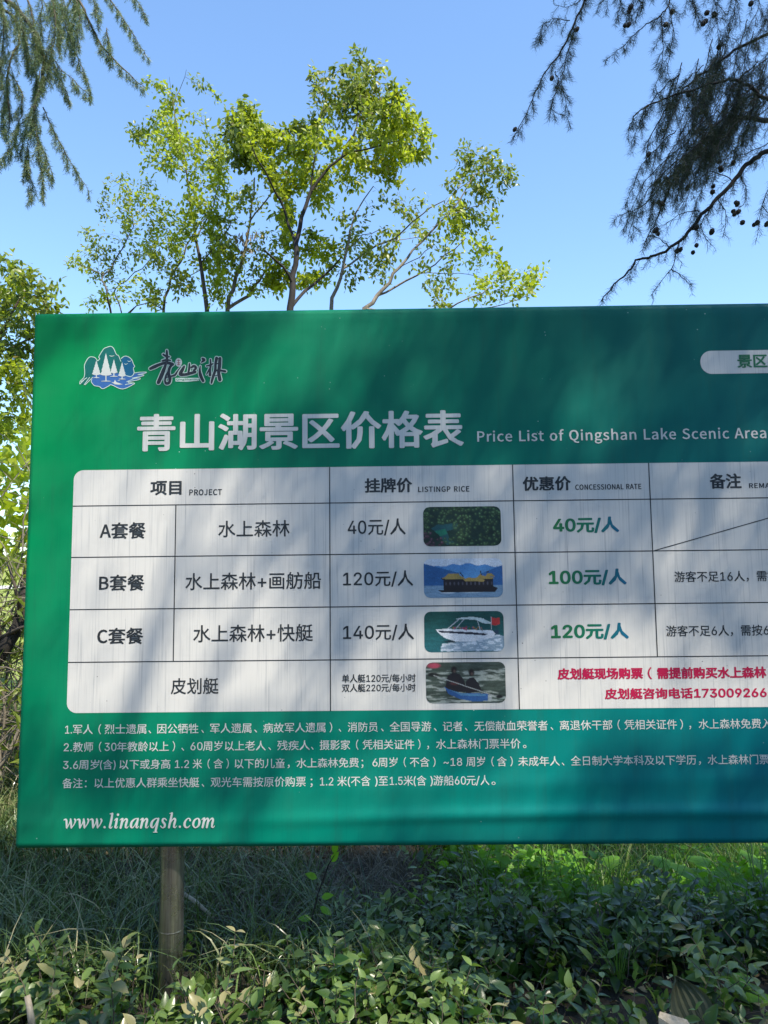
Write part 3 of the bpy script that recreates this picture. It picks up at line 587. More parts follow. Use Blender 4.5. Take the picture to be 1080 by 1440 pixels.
tm = [(303, 265, 455, 62, 505, 40), (435, 165, 462, 78, 553, 65), (545, 250, 430, 52, 487, 50), (658, 290, 475, 55, 524, 45)]
shape('emblem_tree', M['emblem_grey'], 0.0015, [tree_mark(*t_) for t_ in tm], [[(c, b, 14), (c, f_, 14)] for c, tp, b, h, f_, w2 in tm] + [[(c - w2, f_, 6), (c, f_ - 3, 12), (c + w2, f_, 6)] for c, tp, b, h, f_, w2 in tm])
shape('emblem_boat', M['emblem_grey'], 0.0015, [[(505, 562), (545, 570), (558, 532), (580, 566), (668, 596), (620, 600), (560, 596)]])
# -- web address in a slanted bold face
def italic():
    k = Ink(); vb = uv(200, 1164.3)[1]; sx = (uv(304.4, 1160)[0] - uv(89.6, 1160)[0]); 
    A = {'w': (0.66, [[(.02, .40, .05), (.10, .43, .07), (.15, .36, .10), (.17, .06, .09)], [(.17, .02, .05), (.30, .24, .05), (.36, .44, .05)], [(.35, .43, .08), (.38, .28, .10), (.40, .06, .09)], [(.40, .02, .05), (.54, .2, .05), (.60, .36, .08), (.56, .43, .08)]]),
         '.': (0.25, [[(.09, .055, .115), (.092, .055, .115)]]),
         'l': (0.29, [[(.10, .66, .04), (.20, .665, .07)], [(.215, .67, .10), (.17, .35, .11), (.10, .06, .10)], [(.10, .04, .08), (.16, .01, .05), (.23, .08, .03)]]),
         'i': (0.29, [[(.04, .36, .03), (.13, .44, .06)], [(.17, .43, .10), (.13, .2, .11), (.09, .06, .10)], [(.09, .04, .08), (.15, .01, .05), (.22, .08, .03)], [(.21, .62, .12), (.212, .62, .12)]]),
         'n': (0.52, [[(.03, .37, .03), (.11, .43, .06)], [(.16, .43, .10), (.12, .2, .11), (.07, .02, .10)], [(.12, .2, .04), (.24, .36, .05), (.34, .43, .08), (.39, .36, .10), (.34, .18, .11), (.32, .05, .09)], [(.32, .04, .07), (.38, .01, .05), (.46, .09, .03)]]),
         'a': (0.50, [[(.40, .43, .05), (.28, .43, .05), (.12, .30, .10), (.07, .12, .12), (.13, .02, .07), (.24, .10, .04), (.35, .30, .04)], [(.42, .43, .09), (.37, .2, .11), (.34, .06, .09)], [(.34, .04, .07), (.39, .01, .05), (.46, .09, .03)]]),
         'q': (0.50, [[(.40, .43, .05), (.28, .43, .05), (.12, .30, .10), (.07, .12, .12), (.13, .02, .07), (.24, .10, .04), (.35, .30, .04)], [(.43, .43, .09), (.36, .15, .11), (.29, -.16, .10)], [(.19, -.19, .04), (.37, -.19, .04)]]),
         's': (0.39, [[(.33, .36, .05), (.26, .43, .05), (.15, .40, .09), (.15, .30, .10), (.25, .18, .11), (.24, .06, .09), (.13, .01, .05), (.05, .09, .06)]]),
         'h': (0.53, [[(.09, .66, .03), (.19, .665, .06)], [(.215, .67, .10), (.15, .35, .11), (.07, .02, .10)], [(.12, .2, .04), (.24, .36, .05), (.34, .43, .08), (.39, .36, .10), (.34, .18, .11), (.32, .05, .09)], [(.32, .04, .07), (.38, .01, .05), (.46, .09, .03)]]),
         'c': (0.43, [[(.36, .34, .09), (.33, .42, .06), (.22, .42, .05), (.10, .28, .10), (.08, .12, .12), (.15, .02, .08), (.26, .03, .05), (.35, .12, .03)]]),
         'o': (0.48, [[(.27, .43, .05), (.14, .34, .09), (.08, .16, .11), (.14, .03, .07), (.22, .01, .05), (.35, .10, .09), (.40, .28, .11), (.35, .41, .07), (.27, .43, .05)]]),
         'm': (0.76, [[(.03, .37, .03), (.11, .43, .06)], [(.16, .43, .10), (.12, .2, .11), (.07, .02, .10)], [(.12, .2, .04), (.22, .36, .05), (.31, .43, .08), (.36, .36, .10), (.32, .18, .11), (.28, .02, .10)], [(.33, .2, .04), (.45, .36, .05), (.55, .43, .08), (.60, .36, .10), (.56, .18, .11), (.54, .05, .09)], [(.54, .04, .07), (.60, .01, .05), (.68, .09, .03)]])}
    txt = 'www.linanqsh.com'; tot = sum(A[c][0] for c in txt); e = sx / tot; x = uv(89.6, 1160)[0]; ey = (uv(200, 1150.5)[1] - vb) / 0.45
    for c in txt:
        for st in A[c][1]: k.stroke([(a, b, c * 1.0) for a, b, c in st], (lambda a, b, x=x: (x + a * e, vb + b * ey)), 0, 3)
        x += A[c][0] * e
    k.build('web_address', W_, board, 0.0009)
italic()

# ---- the four printed photographs: rasters painted here, one coloured quad per dot
HH, WW = 70, 136
sg, tg = np.meshgrid(np.linspace(0, 1, WW), np.linspace(0, 1, HH))     # s right, t down
def pnoise(fx, fy, seed, oct=3):
    r = np.random.default_rng(seed); out = np.zeros((HH, WW)); amp = 1
    for o_ in range(oct):
        a = r.random((int(fy) + 3, int(fx) + 3)); x = sg * fx; y = tg * fy; i = y.astype(int); j = x.astype(int); fxx = x - j; fyy = y - i
        fxx = fxx * fxx * (3 - 2 * fxx); fyy = fyy * fyy * (3 - 2 * fyy)
        out += amp * (a[i, j] * (1 - fxx) * (1 - fyy) + a[i, j + 1] * fxx * (1 - fyy) + a[i + 1, j] * (1 - fxx) * fyy + a[i + 1, j + 1] * fxx * fyy)
        amp *= 0.55; fx *= 2; fy *= 2
    return out / out.max()
def blend(im, mask, col): im[:] = im * (1 - mask[..., None]) + np.array(col) * mask[..., None]
def pmask(pts):
    p = np.array(pts, dtype=float); c = np.zeros((HH, WW), bool); j = len(p) - 1
    for i in range(len(p)):
        a, b = p[i], p[j]; den = (b[1] - a[1]) or 1e-9
        c ^= ((a[1] > tg) != (b[1] > tg)) & (sg < (b[0] - a[0]) * (tg - a[1]) / den + a[0]); j = i
    return c.astype(float)
def ell(cx, cy, rx, ry): return np.clip(1.5 - 1.5 * (((sg - cx) / rx) ** 2 + ((tg - cy) / ry) ** 2), 0, 1)
def lin(a, b, wd):
    a, b = np.array(a), np.array(b); d = b - a; q = np.clip(((sg - a[0]) * d[0] + (tg - a[1]) * d[1] / 3.6) / (d[0] ** 2 + d[1] ** 2 / 3.6), 0, 1)
    return (np.hypot(sg - a[0] - q * d[0], (tg - a[1] - q * d[1]) * 0.52) < wd).astype(float)
r_ = np.random.default_rng(5)
im1 = np.zeros((HH, WW, 3)) + np.array((0.006, 0.022, 0.016)); im1 *= (0.6 + pnoise(10, 6, 1)[..., None])
blend(im1, pmask([(.10, .55), (.18, .45), (.45, .42), (.42, .56), (.30, .62), (.33, .78), (.40, .92), (.30, .98), (.2, .72)]) * 0.9, (0.012, 0.07, 0.08))
blend(im1, pmask([(.14, .62), (.28, .56), (.31, .68), (.22, .75)]), (0.01, 0.14, 0.085))
for k in range(330):
    cx, cy = r_.random(), r_.random()
    if 0.1 < cx < 0.38 and 0.42 < cy < 0.8: continue
    c = np.array((0.06, 0.12, 0.05)) * (0.5 + r_.random()) if not (cx < 0.25 and cy > 0.65) else np.array((0.09, 0.04, 0.06)) * (0.6 + r_.random())
    e = ell(cx, cy, 0.028, 0.055); blend(im1, e * 0.5, c * 0.4); blend(im1, ell(cx - 0.003, cy - 0.01, 0.012, 0.024) * 0.8, c * (1.0 + 0.5 * r_.random()))
im2 = np.zeros((HH, WW, 3)) + np.array((0.50, 0.55, 0.62))
mh = 0.13 + 0.16 * np.abs(sg - 0.53) ** 1.0 * 1.2 + 0.02 * np.sin(sg * 30); blend(im2, (tg > mh).astype(float), (0.06, 0.19, 0.42))
blend(im2, np.clip((tg - 0.1) * 1.2, 0, 0.5) * (tg > mh), (0.09, 0.27, 0.50))
blend(im2, ((tg > 0.12 + 0.55 * sg) & (tg < 2)).astype(float) * (sg < 0.45), (0.02, 0.09, 0.24))
blend(im2, ((tg > 0.18 + 0.75 * (1 - sg))).astype(float) * (sg > 0.72), (0.025, 0.10, 0.27))
wt = pnoise(9, 40, 3); blend(im2, (tg > 0.69).astype(float), (0.15, 0.25, 0.36)); im2[tg > 0.69] *= (0.7 + 0.5 * wt[tg > 0.69])[:, None]
for q in (pmask([(.17, .80), (.22, .86), (.90, .86), (.94, .76), (.88, .72), (.24, .80)]), pmask([(.25, .52), (.88, .52), (.88, .80), (.25, .82)])): blend(im2, q, (0.012, 0.010, 0.014))
for q in (pmask([(.22, .52), (.28, .45), (.31, .38), (.44, .38), (.47, .45), (.52, .50), (.50, .53)]), pmask([(.50, .53), (.56, .49), (.70, .50), (.78, .56), (.76, .60), (.52, .58)]),
          pmask([(.66, .50), (.70, .44), (.72, .38), (.74, .44), (.90, .50), (.86, .53), (.70, .53)]), pmask([(.78, .47), (.81, .38), (.86, .38), (.90, .47)])): blend(im2, q, (0.26, 0.19, 0.06))
for q in (lin((.22, .50), (.25, .54), .006), lin((.46, .36), (.50, .46), .006), lin((.72, .33), (.73, .42), .006), lin((.80, .36), (.82, .34), .006)): blend(im2, q, (0.02, 0.015, 0.015))
for x in np.linspace(.28, .86, 12): blend(im2, ell(x, .64, .012, .055) * (0.4 + 0.4 * r_.random()), (0.10, 0.10, 0.14))
blend(im2, ell(.3, .875, .12, .014), (0.5, 0.55, 0.6)); blend(im2, ell(.6, .875, .2, .010) * 0.6, (0.5, 0.55, 0.6))
im3 = np.zeros((HH, WW, 3)) + np.array((0.008, 0.06, 0.055)); im3 += np.clip(tg - 0.2, 0, 1)[..., None] * np.array((0.012, 0.06, 0.09)); im3 *= (0.65 + 0.6 * pnoise(8, 34, 8)[..., None])
blend(im3, pmask([(.20, .86), (.35, .78), (.95, .60), (1, .62), (1, .98), (.22, .98)]) * 0.7, (0.30, 0.38, 0.47)); blend(im3, (pnoise(12, 20, 15) > 0.62) * pmask([(.22, .80), (.95, .58), (1, 1), (.2, 1)]) * .8, (0.5, 0.56, 0.62))
blend(im3, ell(.33, .74, .10, .035), (0.012, 0.03, 0.04))
blend(im3, pmask([(.14, .44), (.30, .43), (.60, .46), (.86, .48), (.90, .56), (.84, .66), (.60, .74), (.38, .74), (.26, .66), (.19, .56)]), (0.55, 0.58, 0.62))
blend(im3, pmask([(.17, .47), (.60, .52), (.80, .56), (.76, .60), (.55, .57), (.20, .52)]), (0.02, 0.025, 0.04))
for k in range(24): blend(im3, ell(.36 + .4 * r_.random(), .38 + .09 * r_.random(), .012, .03), tuple(r_.random(3) * np.array((.35, .2, .2))))
blend(im3, pmask([(.38, .20), (.48, .15), (.62, .14), (.74, .18), (.84, .28), (.83, .32), (.74, .30), (.66, .22), (.50, .19)]), (0.42, 0.50, 0.50))
for q in (lin((.30, .42), (.45, .18), .005), lin((.40, .42), (.50, .20), .004), lin((.70, .45), (.67, .22), .004), lin((.845, .45), (.845, .14), .005)): blend(im3, q, (0.4, 0.42, 0.45))
blend(im3, pmask([(.85, .15), (.90, .18), (.95, .16), (.955, .32), (.90, .36), (.85, .34)]), (0.36, 0.03, 0.03)); blend(im3, ell(.91, .52, .035, .07), (0.02, 0.04, 0.07))
im4 = np.zeros((HH, WW, 3)) + np.array((0.035, 0.05, 0.042)); q = pnoise(6, 22, 21, 4); im4 *= (0.3 + 1.5 * q[..., None]); blend(im4, np.clip((pnoise(5, 18, 33, 4) - 0.60) * 7, 0, 0.85) * (tg > 0.15), (0.26, 0.30, 0.28))
blend(im4, ell(.10, .08, .10, .08), (0.30, 0.05, 0.08)); blend(im4, ell(.09, .30, .09, .06), (0.01, 0.012, 0.012))
for q in (pmask([(.24, .62), (.27, .35), (.33, .26), (.42, .28), (.48, .45), (.52, .72), (.26, .76)]), pmask([(.50, .48), (.55, .38), (.60, .38), (.66, .52), (.70, .70), (.50, .78)])): blend(im4, q, (0.014, 0.014, 0.018))
for cx, cy in ((.355, .19), (.575, .26)): blend(im4, ell(cx, cy, .045, .11), (0.012, 0.010, 0.011)); blend(im4, ell(cx + .005, cy + .03, .02, .05) * .6, (0.10, 0.07, 0.06))
blend(im4, ell(.36, .52, .07, .05) * 0.5, (0.10, 0.03, 0.03))
blend(im4, pmask([(.23, .60), (.30, .68), (.45, .76), (.62, .76), (.78, .78), (.77, .95), (.60, .97), (.42, .90), (.28, .78)]), (0.02, 0.07, 0.20)); blend(im4, pmask([(.28, .66), (.45, .76), (.75, .79), (.74, .84), (.44, .82)]), (0.05, 0.14, 0.26))
for q in (lin((.10, .32), (.90, .86), .006),): blend(im4, q, (0.20, 0.22, 0.22))
blend(im4, ell(.92, .85, .055, .05), (0.01, 0.012, 0.014)); blend(im4, ell(.80, .88, .03, .08) * .7, (0.3, 0.33, 0.35))
gr = np.random.default_rng(3)
for im in (im1, im2, im3, im4):
    im *= (1 + gr.normal(0, .12, (HH, WW, 1))) * (0.88 + .24 * pnoise(22, 14, 50)[..., None]); np.clip(im, 0, 1, out=im)
def photo(im, x0, x1, yt, yb, label):
    xm, ym = (x0 + x1) / 2, (yt + yb) / 2; u0, u1, v0, v1 = uv(x0, ym)[0], uv(x1, ym)[0], uv(xm, yb)[1], uv(xm, yt)[1]
    r = 0.023; rows = []; cols = []
    for k in range(HH):
        v = v1 + (v0 - v1) * k / (HH - 1); e = min(v - v0, v1 - v); ins = r - math.sqrt(max(0, r * r - (r - e) ** 2)) if e < r else 0
        uu = np.linspace(u0 + ins, u1 - ins, WW); rows.append(on_board(uu, np.full(WW, v), 0.0014))
        cols.append(np.stack([np.interp((uu - u0) / (u1 - u0), np.linspace(0, 1, WW), im[k, :, c_]) for c_ in range(3)], -1))
    idx = np.arange(HH * WW).reshape(HH, WW); F = np.stack([idx[:-1, :-1], idx[1:, :-1], idx[1:, 1:], idx[:-1, 1:]], -1).reshape(-1, 4)
    o = mesh('photo_print', np.concatenate(rows), [F], M['photo'], panel, True, col=np.concatenate(cols)); o['label'] = label; return o
photo(im1, 595.3, 704.4, 712.5, 767.8, 'printed aerial photo of green tree crowns round a pond')
photo(im2, 596, 706.7, 785.5, 840.3, 'printed photo of a pavilion boat on a lake below blue mountains')
photo(im3, 596.7, 708.4, 859.6, 916.5, 'printed photo of a white speedboat with a red flag')
photo(im4, 599, 710.8, 931, 988.4, 'printed photo of two people paddling a blue kayak')
# ------------------------------------------------------------------ ground
def gh(x, y):
    """height of the ground"""
    x = np.asarray(x, dtype=float); y = np.asarray(y, dtype=float)
    h = 0.03 * np.sin(x * 1.7 + 1) * np.cos(y * 1.3) + 0.015 * np.sin(x * 5.1 + y * 3.3)
    q = np.clip(x / 0.8, 0, 1); q = q * q * (3 - 2 * q); e = np.clip((y - 3.2) / 1.8, 0, 1)
    h = h + (0.10 * (1 - q) - 0.46 * q) * e * e * (3 - 2 * e) + 0.40 * q * np.clip((y - 6.5) / 6, 0, 1) + 0.07 * np.clip(y - 9, 0, 60) * np.clip((y - 9) / 20, 0, 1)
    return h
def sheet(name, xs, ys, mt, lift=0.0, hf=gh):
    X, Y = np.meshgrid(xs, ys); Z = hf(X, Y) + lift; n = len(xs); idx = np.arange(X.size).reshape(X.shape)
    F = np.stack([idx[:-1, :-1], idx[:-1, 1:], idx[1:, 1:], idx[1:, :-1]], -1).reshape(-1, 4)
    return mesh(name, np.stack([X, Y, Z], -1).reshape(-1, 3), [F], mt, None, True)
m = M['soil'] = mat('soil and lawn', (0.05, 0.04, 0.03), 0.95)
p = coord(m); n = noise(m, p, 14, 8, 0.75)
soil = ramp(m, n, [(0.3, (0.018, 0.014, 0.010)), (0.6, (0.05, 0.04, 0.028)), (0.8, (0.10, 0.075, 0.05))])
lawn = ramp(m, noise(m, p, 3.5, 8, 0.75), [(0.3, (0.15, 0.19, 0.03)), (0.65, (0.26, 0.31, 0.06))])
s_ = N(m, 'ShaderNodeSeparateXYZ'); L(m, p, s_.inputs[0]); q = N(m, 'ShaderNodeMapRange'); L(m, s_.outputs['Y'], q.inputs[0]); q.inputs[1].default_value = 8.5; q.inputs[2].default_value = 11.5
L(m, mix(m, soil, lawn, q.outputs[0]), bsdf(m).inputs['Base Color']); bump(m, n, 0.8, 0.03)
def spaced(a, b, fine0, fine1, st, n): return np.unique(np.concatenate([np.linspace(a, fine0, n), np.arange(fine0, fine1, st), np.linspace(fine1, b, n)]))
g = sheet('ground', spaced(-700, 700, -8, 8, 0.08, 40), spaced(-300, 900, 0.5, 12, 0.08, 50), M['soil'], 0, lambda x, y: np.where(np.hypot(x, y) < 120, gh(x, np.minimum(y, 69)), gh(0, 69.0) * 1.0) * np.clip((y + 10) / 10, 0, 1)); g['kind'] = 'structure'
m = M['path'] = mat('pale concrete path', (0.5, 0.49, 0.46), 0.8); L(m, ramp(m, noise(m, coord(m), 2, 5), [(0.3, (0.42, 0.41, 0.38)), (0.7, (0.56, 0.55, 0.52))]), bsdf(m).inputs['Base Color'])
o = sheet('path', np.linspace(-40, 40, 60), np.linspace(30.5, 33.0, 6), M['path'], 0.03); o['kind'] = 'structure'

# ------------------------------------------------------------------ leaves and blades, many at once
def norm(a): return a / (np.linalg.norm(a, axis=-1, keepdims=True) + 1e-9)
def leaves(P, D, Nn, ln, wd, tone, curl=0.15, fold=0.15, rows=2):
    """pointed-oval leaves: base P, direction D, face normal Nn; two half blades folded on the midrib"""
    P, D, Nn = map(lambda a: np.asarray(a, dtype=float), (P, D, Nn)); n = len(P)
    D = norm(D); Sd = norm(np.cross(D, Nn)); Nn = np.cross(Sd, D)
    ln = np.broadcast_to(ln, (n,))[:, None]; wd = np.broadcast_to(wd, (n,))[:, None]
    if rows == 2: st = [(0, 0), (.30, .85), (.62, .80), (1, 0)]
    elif rows == 1: st = [(0, 0), (.45, 1), (1, 0)]
    else: st = [(0, 0), (.14, .55), (.34, .98), (.58, .92), (.80, .52), (1, 0)]
    V = []; k = 0; F3 = []; F4 = []; cols = []
    for t, w in st:
        c = P + D * ln * t - Nn * ln * curl * t * t
        if w == 0: V.append(c); cols.append((k,)); k += 1
        else:
            up = Nn * wd * w * fold * 0.5
            V += [c - Sd * wd * w * 0.5 + up, c, c + Sd * wd * w * 0.5 + up]; cols.append((k, k + 1, k + 2)); k += 3
    for a, b in zip(cols[:-1], cols[1:]):
        if len(a) == 1: F3 += [(a[0], b[0], b[1]), (a[0], b[1], b[2])]
        elif len(b) == 1: F3 += [(a[0], b[0], a[1]), (a[1], b[0], a[2])]
        else: F4 += [(a[0], b[0], b[1], a[1]), (a[1], b[1], b[2], a[2])]
    V = np.stack(V, 1); off = (np.arange(n) * k)[:, None, None]
    F3 = (np.array(F3)[None] + off).reshape(-1, 3); out = [F3]
    if F4: out.append((np.array(F4)[None] + off).reshape(-1, 4))
    return V.reshape(-1, 3), out, np.repeat(tone, k)
def blades(P, H, lean, droop, wd, tone, seg=4):
    """grass blades: root P, length H, lean = horizontal direction*amount, bending over"""
    n = len(P); t = np.linspace(0, 1, seg + 1)[None, :, None]; H = H[:, None, None]; lean = lean[:, None, :]; droop = droop[:, None, None]
    c = P[:, None, :] + np.concatenate([lean[..., :2] * H * (0.25 * t + 0.75 * t ** 2), H * (t - droop * t ** 2.4)], -1)
    sd = norm(np.stack([-lean[:, 0, 1], lean[:, 0, 0], np.zeros(n)], -1) + RNG.normal(0, .25, (n, 3)))[:, None, :]
    w = wd[:, None, None] * (1 - t ** 2.2 * 0.95) * 0.5
    V = np.stack([c - sd * w, c + sd * w], 2).reshape(n, -1, 3); k = 2 * (seg + 1)
    i = np.arange(seg)[:, None] * 2 + np.array([[0, 1, 3, 2]]); F = (i[None] + (np.arange(n) * k)[:, None, None]).reshape(-1, 4)
    return V.reshape(-1, 3), [F], np.repeat(tone, k)
class Many:
    def __init__(s): s.V = []; s.F = {}; s.T = []; s.n = 0
    def add(s, r):
        V, Fs, T = r; s.V.append(V); s.T.append(T)
        for f in Fs: s.F.setdefault(f.shape[1], []).append(f + s.n)
        s.n += len(V)
    def build(s, name, mt, par=None, smooth=True):
        V = np.concatenate(s.V)
        if par is not None: V = V - np.array(par.location)
        return mesh(name, V, [np.concatenate(f) for f in s.F.values()], mt, par, smooth, np.concatenate(s.T))
def clump_field(x, y, k=1.0, seed=0):
    r = np.random.default_rng(seed); v = 0
    for i in range(5):
        a = r.uniform(0, 6.28); f = k * (1 + i); v = v + np.sin((x * math.cos(a) + y * math.sin(a)) * f + r.uniform(0, 6.28)) / (1 + 0.5 * i)
    return v

# ------------------------------------------------------------------ trees behind the board
def grow(targets, nodes, par, step, reach, kill, it=90):
    nodes = [np.array(p, dtype=float) for p in nodes]; par = list(par); T = np.array(targets); alive = np.ones(len(T), bool)
    for _ in range(it):
        if not alive.any(): break
        kd = kdtree.KDTree(len(nodes))
        for i, p in enumerate(nodes): kd.insert(p, i)
        kd.balance(); pull = {}
        for ti in np.nonzero(alive)[0]:
            co, i, d = kd.find(T[ti])
            if d < kill: alive[ti] = False
            elif d < reach: pull.setdefault(i, []).append(norm(T[ti] - nodes[i]))
        if not pull: break
        for i, ds in pull.items():
            v = norm(np.mean(ds, 0) + RNG.normal(0, .12, 3) + np.array([0, 0, .08])); nodes.append(nodes[i] + v * step); par.append(i)
        if len(nodes) > 9000: break
    return np.array(nodes), np.array(par)
def skeleton(guides, y0, dy=0.0):
    """guides: [ [(px,py,radius_m), ...] ...]; first one is the trunk and is carried down to the ground"""
    nodes = []; par = []; rad = []
    for gi, gd in enumerate(guides):
        pts = [at(a, b, y0 + (0 if gi == 0 else dy * math.sin(gi * 2.4 + k * 0.35) * min(1, k / 2))) for k, (a, b, c) in enumerate(gd)]; rr = [c for *_, c in gd]
        if gi == 0:
            b = pts[0]; foot = np.array([b[0] - (pts[1][0] - b[0]) * 0.8, b[1] + 0.1, float(gh(b[0], b[1])) - 0.1])
            pts = [foot, foot * 0.5 + b * 0.5 + np.array([0.04, 0.02, 0])] + pts; rr = [rr[0] * 1.7, rr[0] * 1.2] + rr; prev = -1
        else:
            d = [np.linalg.norm(p - pts[0]) for p in nodes]; prev = int(np.argmin(d)); 
        for k, (p, r) in enumerate(zip(pts, rr)):
            if gi and k == 0:
                if np.linalg.norm(nodes[prev] - p) < 0.3: continue
                prev_p = nodes[prev]
            q0 = nodes[prev] if prev >= 0 else None
            if q0 is None: nodes.append(p); par.append(-1); rad.append(r); prev = 0; continue
            r0 = rad[prev]; n = max(1, int(np.linalg.norm(p - q0) / 0.09)); wob = RNG.normal(0, 0.012, 3)
            for j in range(1, n + 1):
                nodes.append(q0 + (p - q0) * j / n + wob * math.sin(math.pi * j / n)); par.append(prev); rad.append(r0 + (r - r0) * j / n if not (gi and k <= 1) else r); prev = len(nodes) - 1
    return nodes, par, rad
def branch_mesh(nodes, par, rmin, tip, keep):
    """-> MB of tubes for the chains whose first node passes keep"""
    n = len(nodes); kids = [[] for _ in range(n)]
    for i, p in enumerate(par):
        if p >= 0: kids[p].append(i)
    R = np.full(n, 0.0)
    for i in range(n - 1, -1, -1):
        R[i] = max(sum(R[k] ** 2.3 for k in kids[i]) ** (1 / 2.3) if kids[i] else tip, tip)
    R = np.minimum(R, 0.03)
    R[:len(rmin)] = np.maximum(R[:len(rmin)] * 0.6, rmin)
    return R, kids
def make_tree(name, label, guides, blobs, y0, depth, mt_bark, mt_leaf, dens=1.0, lsize=0.052, group='trees behind the price board', bright=0.5, hole=0.0, mt2=None, dy=0.45, lpn=6):
    nodes, par, rmin = skeleton(guides, y0, dy); base = nodes[0]; n0 = len(nodes)
    T = []
    for bx, by, br, *o in blobs:
        c = at(bx, by, y0 + (o[0] if o else RNG.uniform(-depth, depth) * 0.5)); R = br * 1.12 * y0 / FPX
        k = max(8, int(dens * 640 * (R ** 2)) + 6)
        d = norm(RNG.normal(0, 1, (k, 3))) * (RNG.uniform(0.1, 1, (k, 1)) ** 0.5) * R * np.array([1.0, 0.9, 0.95]); T.append(c + d)
    T = np.concatenate(T)
    nodes, par = grow(T, nodes, par, 0.075, 3.0, 0.09); R, kids = branch_mesh(nodes, par, rmin, 0.0016, None)
    root = thing(name, label, 'tree', tuple(base), group=group)
    # chains
    tr = MB(); br = MB(); seen = set()
    starts = [0] + [i for i in range(1, len(nodes)) if kids[par[i]][0] != i]
    for s_ in starts:
        ch = [par[s_]] if s_ else []; i = s_
        while True:
            ch.append(i)
            if not kids[i]: break
            i = kids[i][0]
        P = nodes[ch]; rr = R[ch].copy()
        if s_: rr[0] = min(rr[0], rr[1] * 1.15)
        if len(P) < 2: continue
        big = rr.max(); k = 9 if big > .02 else (6 if big > .007 else 3)
        (tr if s_ == 0 else br).tube(P, rr, k, cap=False)
    tr.build('trunk', mt_bark, root); br.build('branches', mt_bark, root)
    # foliage on the thin twigs
    thin = np.nonzero((R < 0.0065) & (np.arange(len(nodes)) >= n0))[0]
    if hole: thin = thin[RNG.random(len(thin)) > hole]
    cf = clump_field(nodes[thin][:, 0] + nodes[thin][:, 1] * .4, nodes[thin][:, 2], 3.2, len(nodes))
    lpn = lpn * 3; rep = np.where(cf > -0.5, lpn, max(1, lpn // 2)); ii = np.repeat(thin, rep); n = len(ii)
    td = norm(nodes[ii] - nodes[np.array(par)[ii]]); P = nodes[ii] + RNG.normal(0, 0.036, (n, 3))
    D = norm(td * 0.5 + RNG.normal(0, .7, (n, 3)) + np.array([0, 0, -0.25])); Nn = norm(RNG.normal(0, .5, (n, 3)) + np.array([0, -.5, 0.75]))
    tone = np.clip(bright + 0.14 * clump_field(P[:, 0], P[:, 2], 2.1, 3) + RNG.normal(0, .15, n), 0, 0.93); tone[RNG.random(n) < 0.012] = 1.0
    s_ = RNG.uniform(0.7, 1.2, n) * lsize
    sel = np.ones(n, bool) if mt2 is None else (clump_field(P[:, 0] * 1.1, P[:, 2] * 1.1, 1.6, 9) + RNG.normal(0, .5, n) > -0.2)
    for mk, mt_, nm in ((sel, mt_leaf, 'crown'), (~sel, mt2, 'second_foliage')):  # second leaf colour spread in random clumps
        if mt_ is None or not mk.any(): continue
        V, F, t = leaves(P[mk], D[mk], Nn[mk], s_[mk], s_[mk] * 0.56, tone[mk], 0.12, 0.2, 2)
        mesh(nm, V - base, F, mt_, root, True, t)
    return root, nodes, R

Y, GL = M['leaf_yellow'], M['leaf_green']
make_tree('broadleaf_tree', 'tallest leafy tree, with a dark forked stem, rising behind the board left of centre', [
 [(408, 434, .034), (412, 400, .031), (416, 372, .027), (416, 342, .024), (424, 305, .020), (436, 272, .017), (455, 245, .014), (480, 222, .011), (497, 190, .008), (503, 165, .006)],
 [(416, 342, .02), (405, 315, .013), (396, 285, .011), (380, 255, .009), (362, 225, .007), (352, 200, .005)],
 [(480, 222, .01), (505, 212, .008), (535, 205, .006), (560, 199, .004)], [(410, 430, .03), (430, 408, .017), (455, 388, .012), (480, 362, .008)],
 [(412, 400, .03), (398, 375, .012), (372, 352, .008)], [(436, 272, .017), (446, 200, .008), (450, 170, .006), (455, 150, .005)]],
 [(502, 72, 9), (498, 90, 7), (487, 117, 27), (452, 118, 9), (450, 135, 8), (535, 98, 13), (510, 146, 40), (556, 128, 17), (469, 157, 24), (452, 188, 20), (550, 172, 40), (583, 208, 26), (595, 178, 9), (528, 209, 36), (424, 213, 36), (430, 252, 26, .6), (491, 235, 32), (550, 243, 22), (455, 282, 22, .7), (402, 302, 22, .8), (440, 346, 25, .9), (400, 340, 16, .9),
  (340, 165, 25), (352, 190, 30), (330, 185, 18), (372, 205, 18), (388, 240, 20), (405, 262, 22), (392, 378, 20, .6), (385, 400, 16, .7), (445, 392, 20, .7), (470, 350, 18), (365, 205, 20), (345, 215, 25), (415, 170, 8), (440, 95, 0.1)],
 7.2, 1.4, M['bark_dark'], Y, 1.25, 0.064, bright=0.62, mt2=GL, lpn=8)
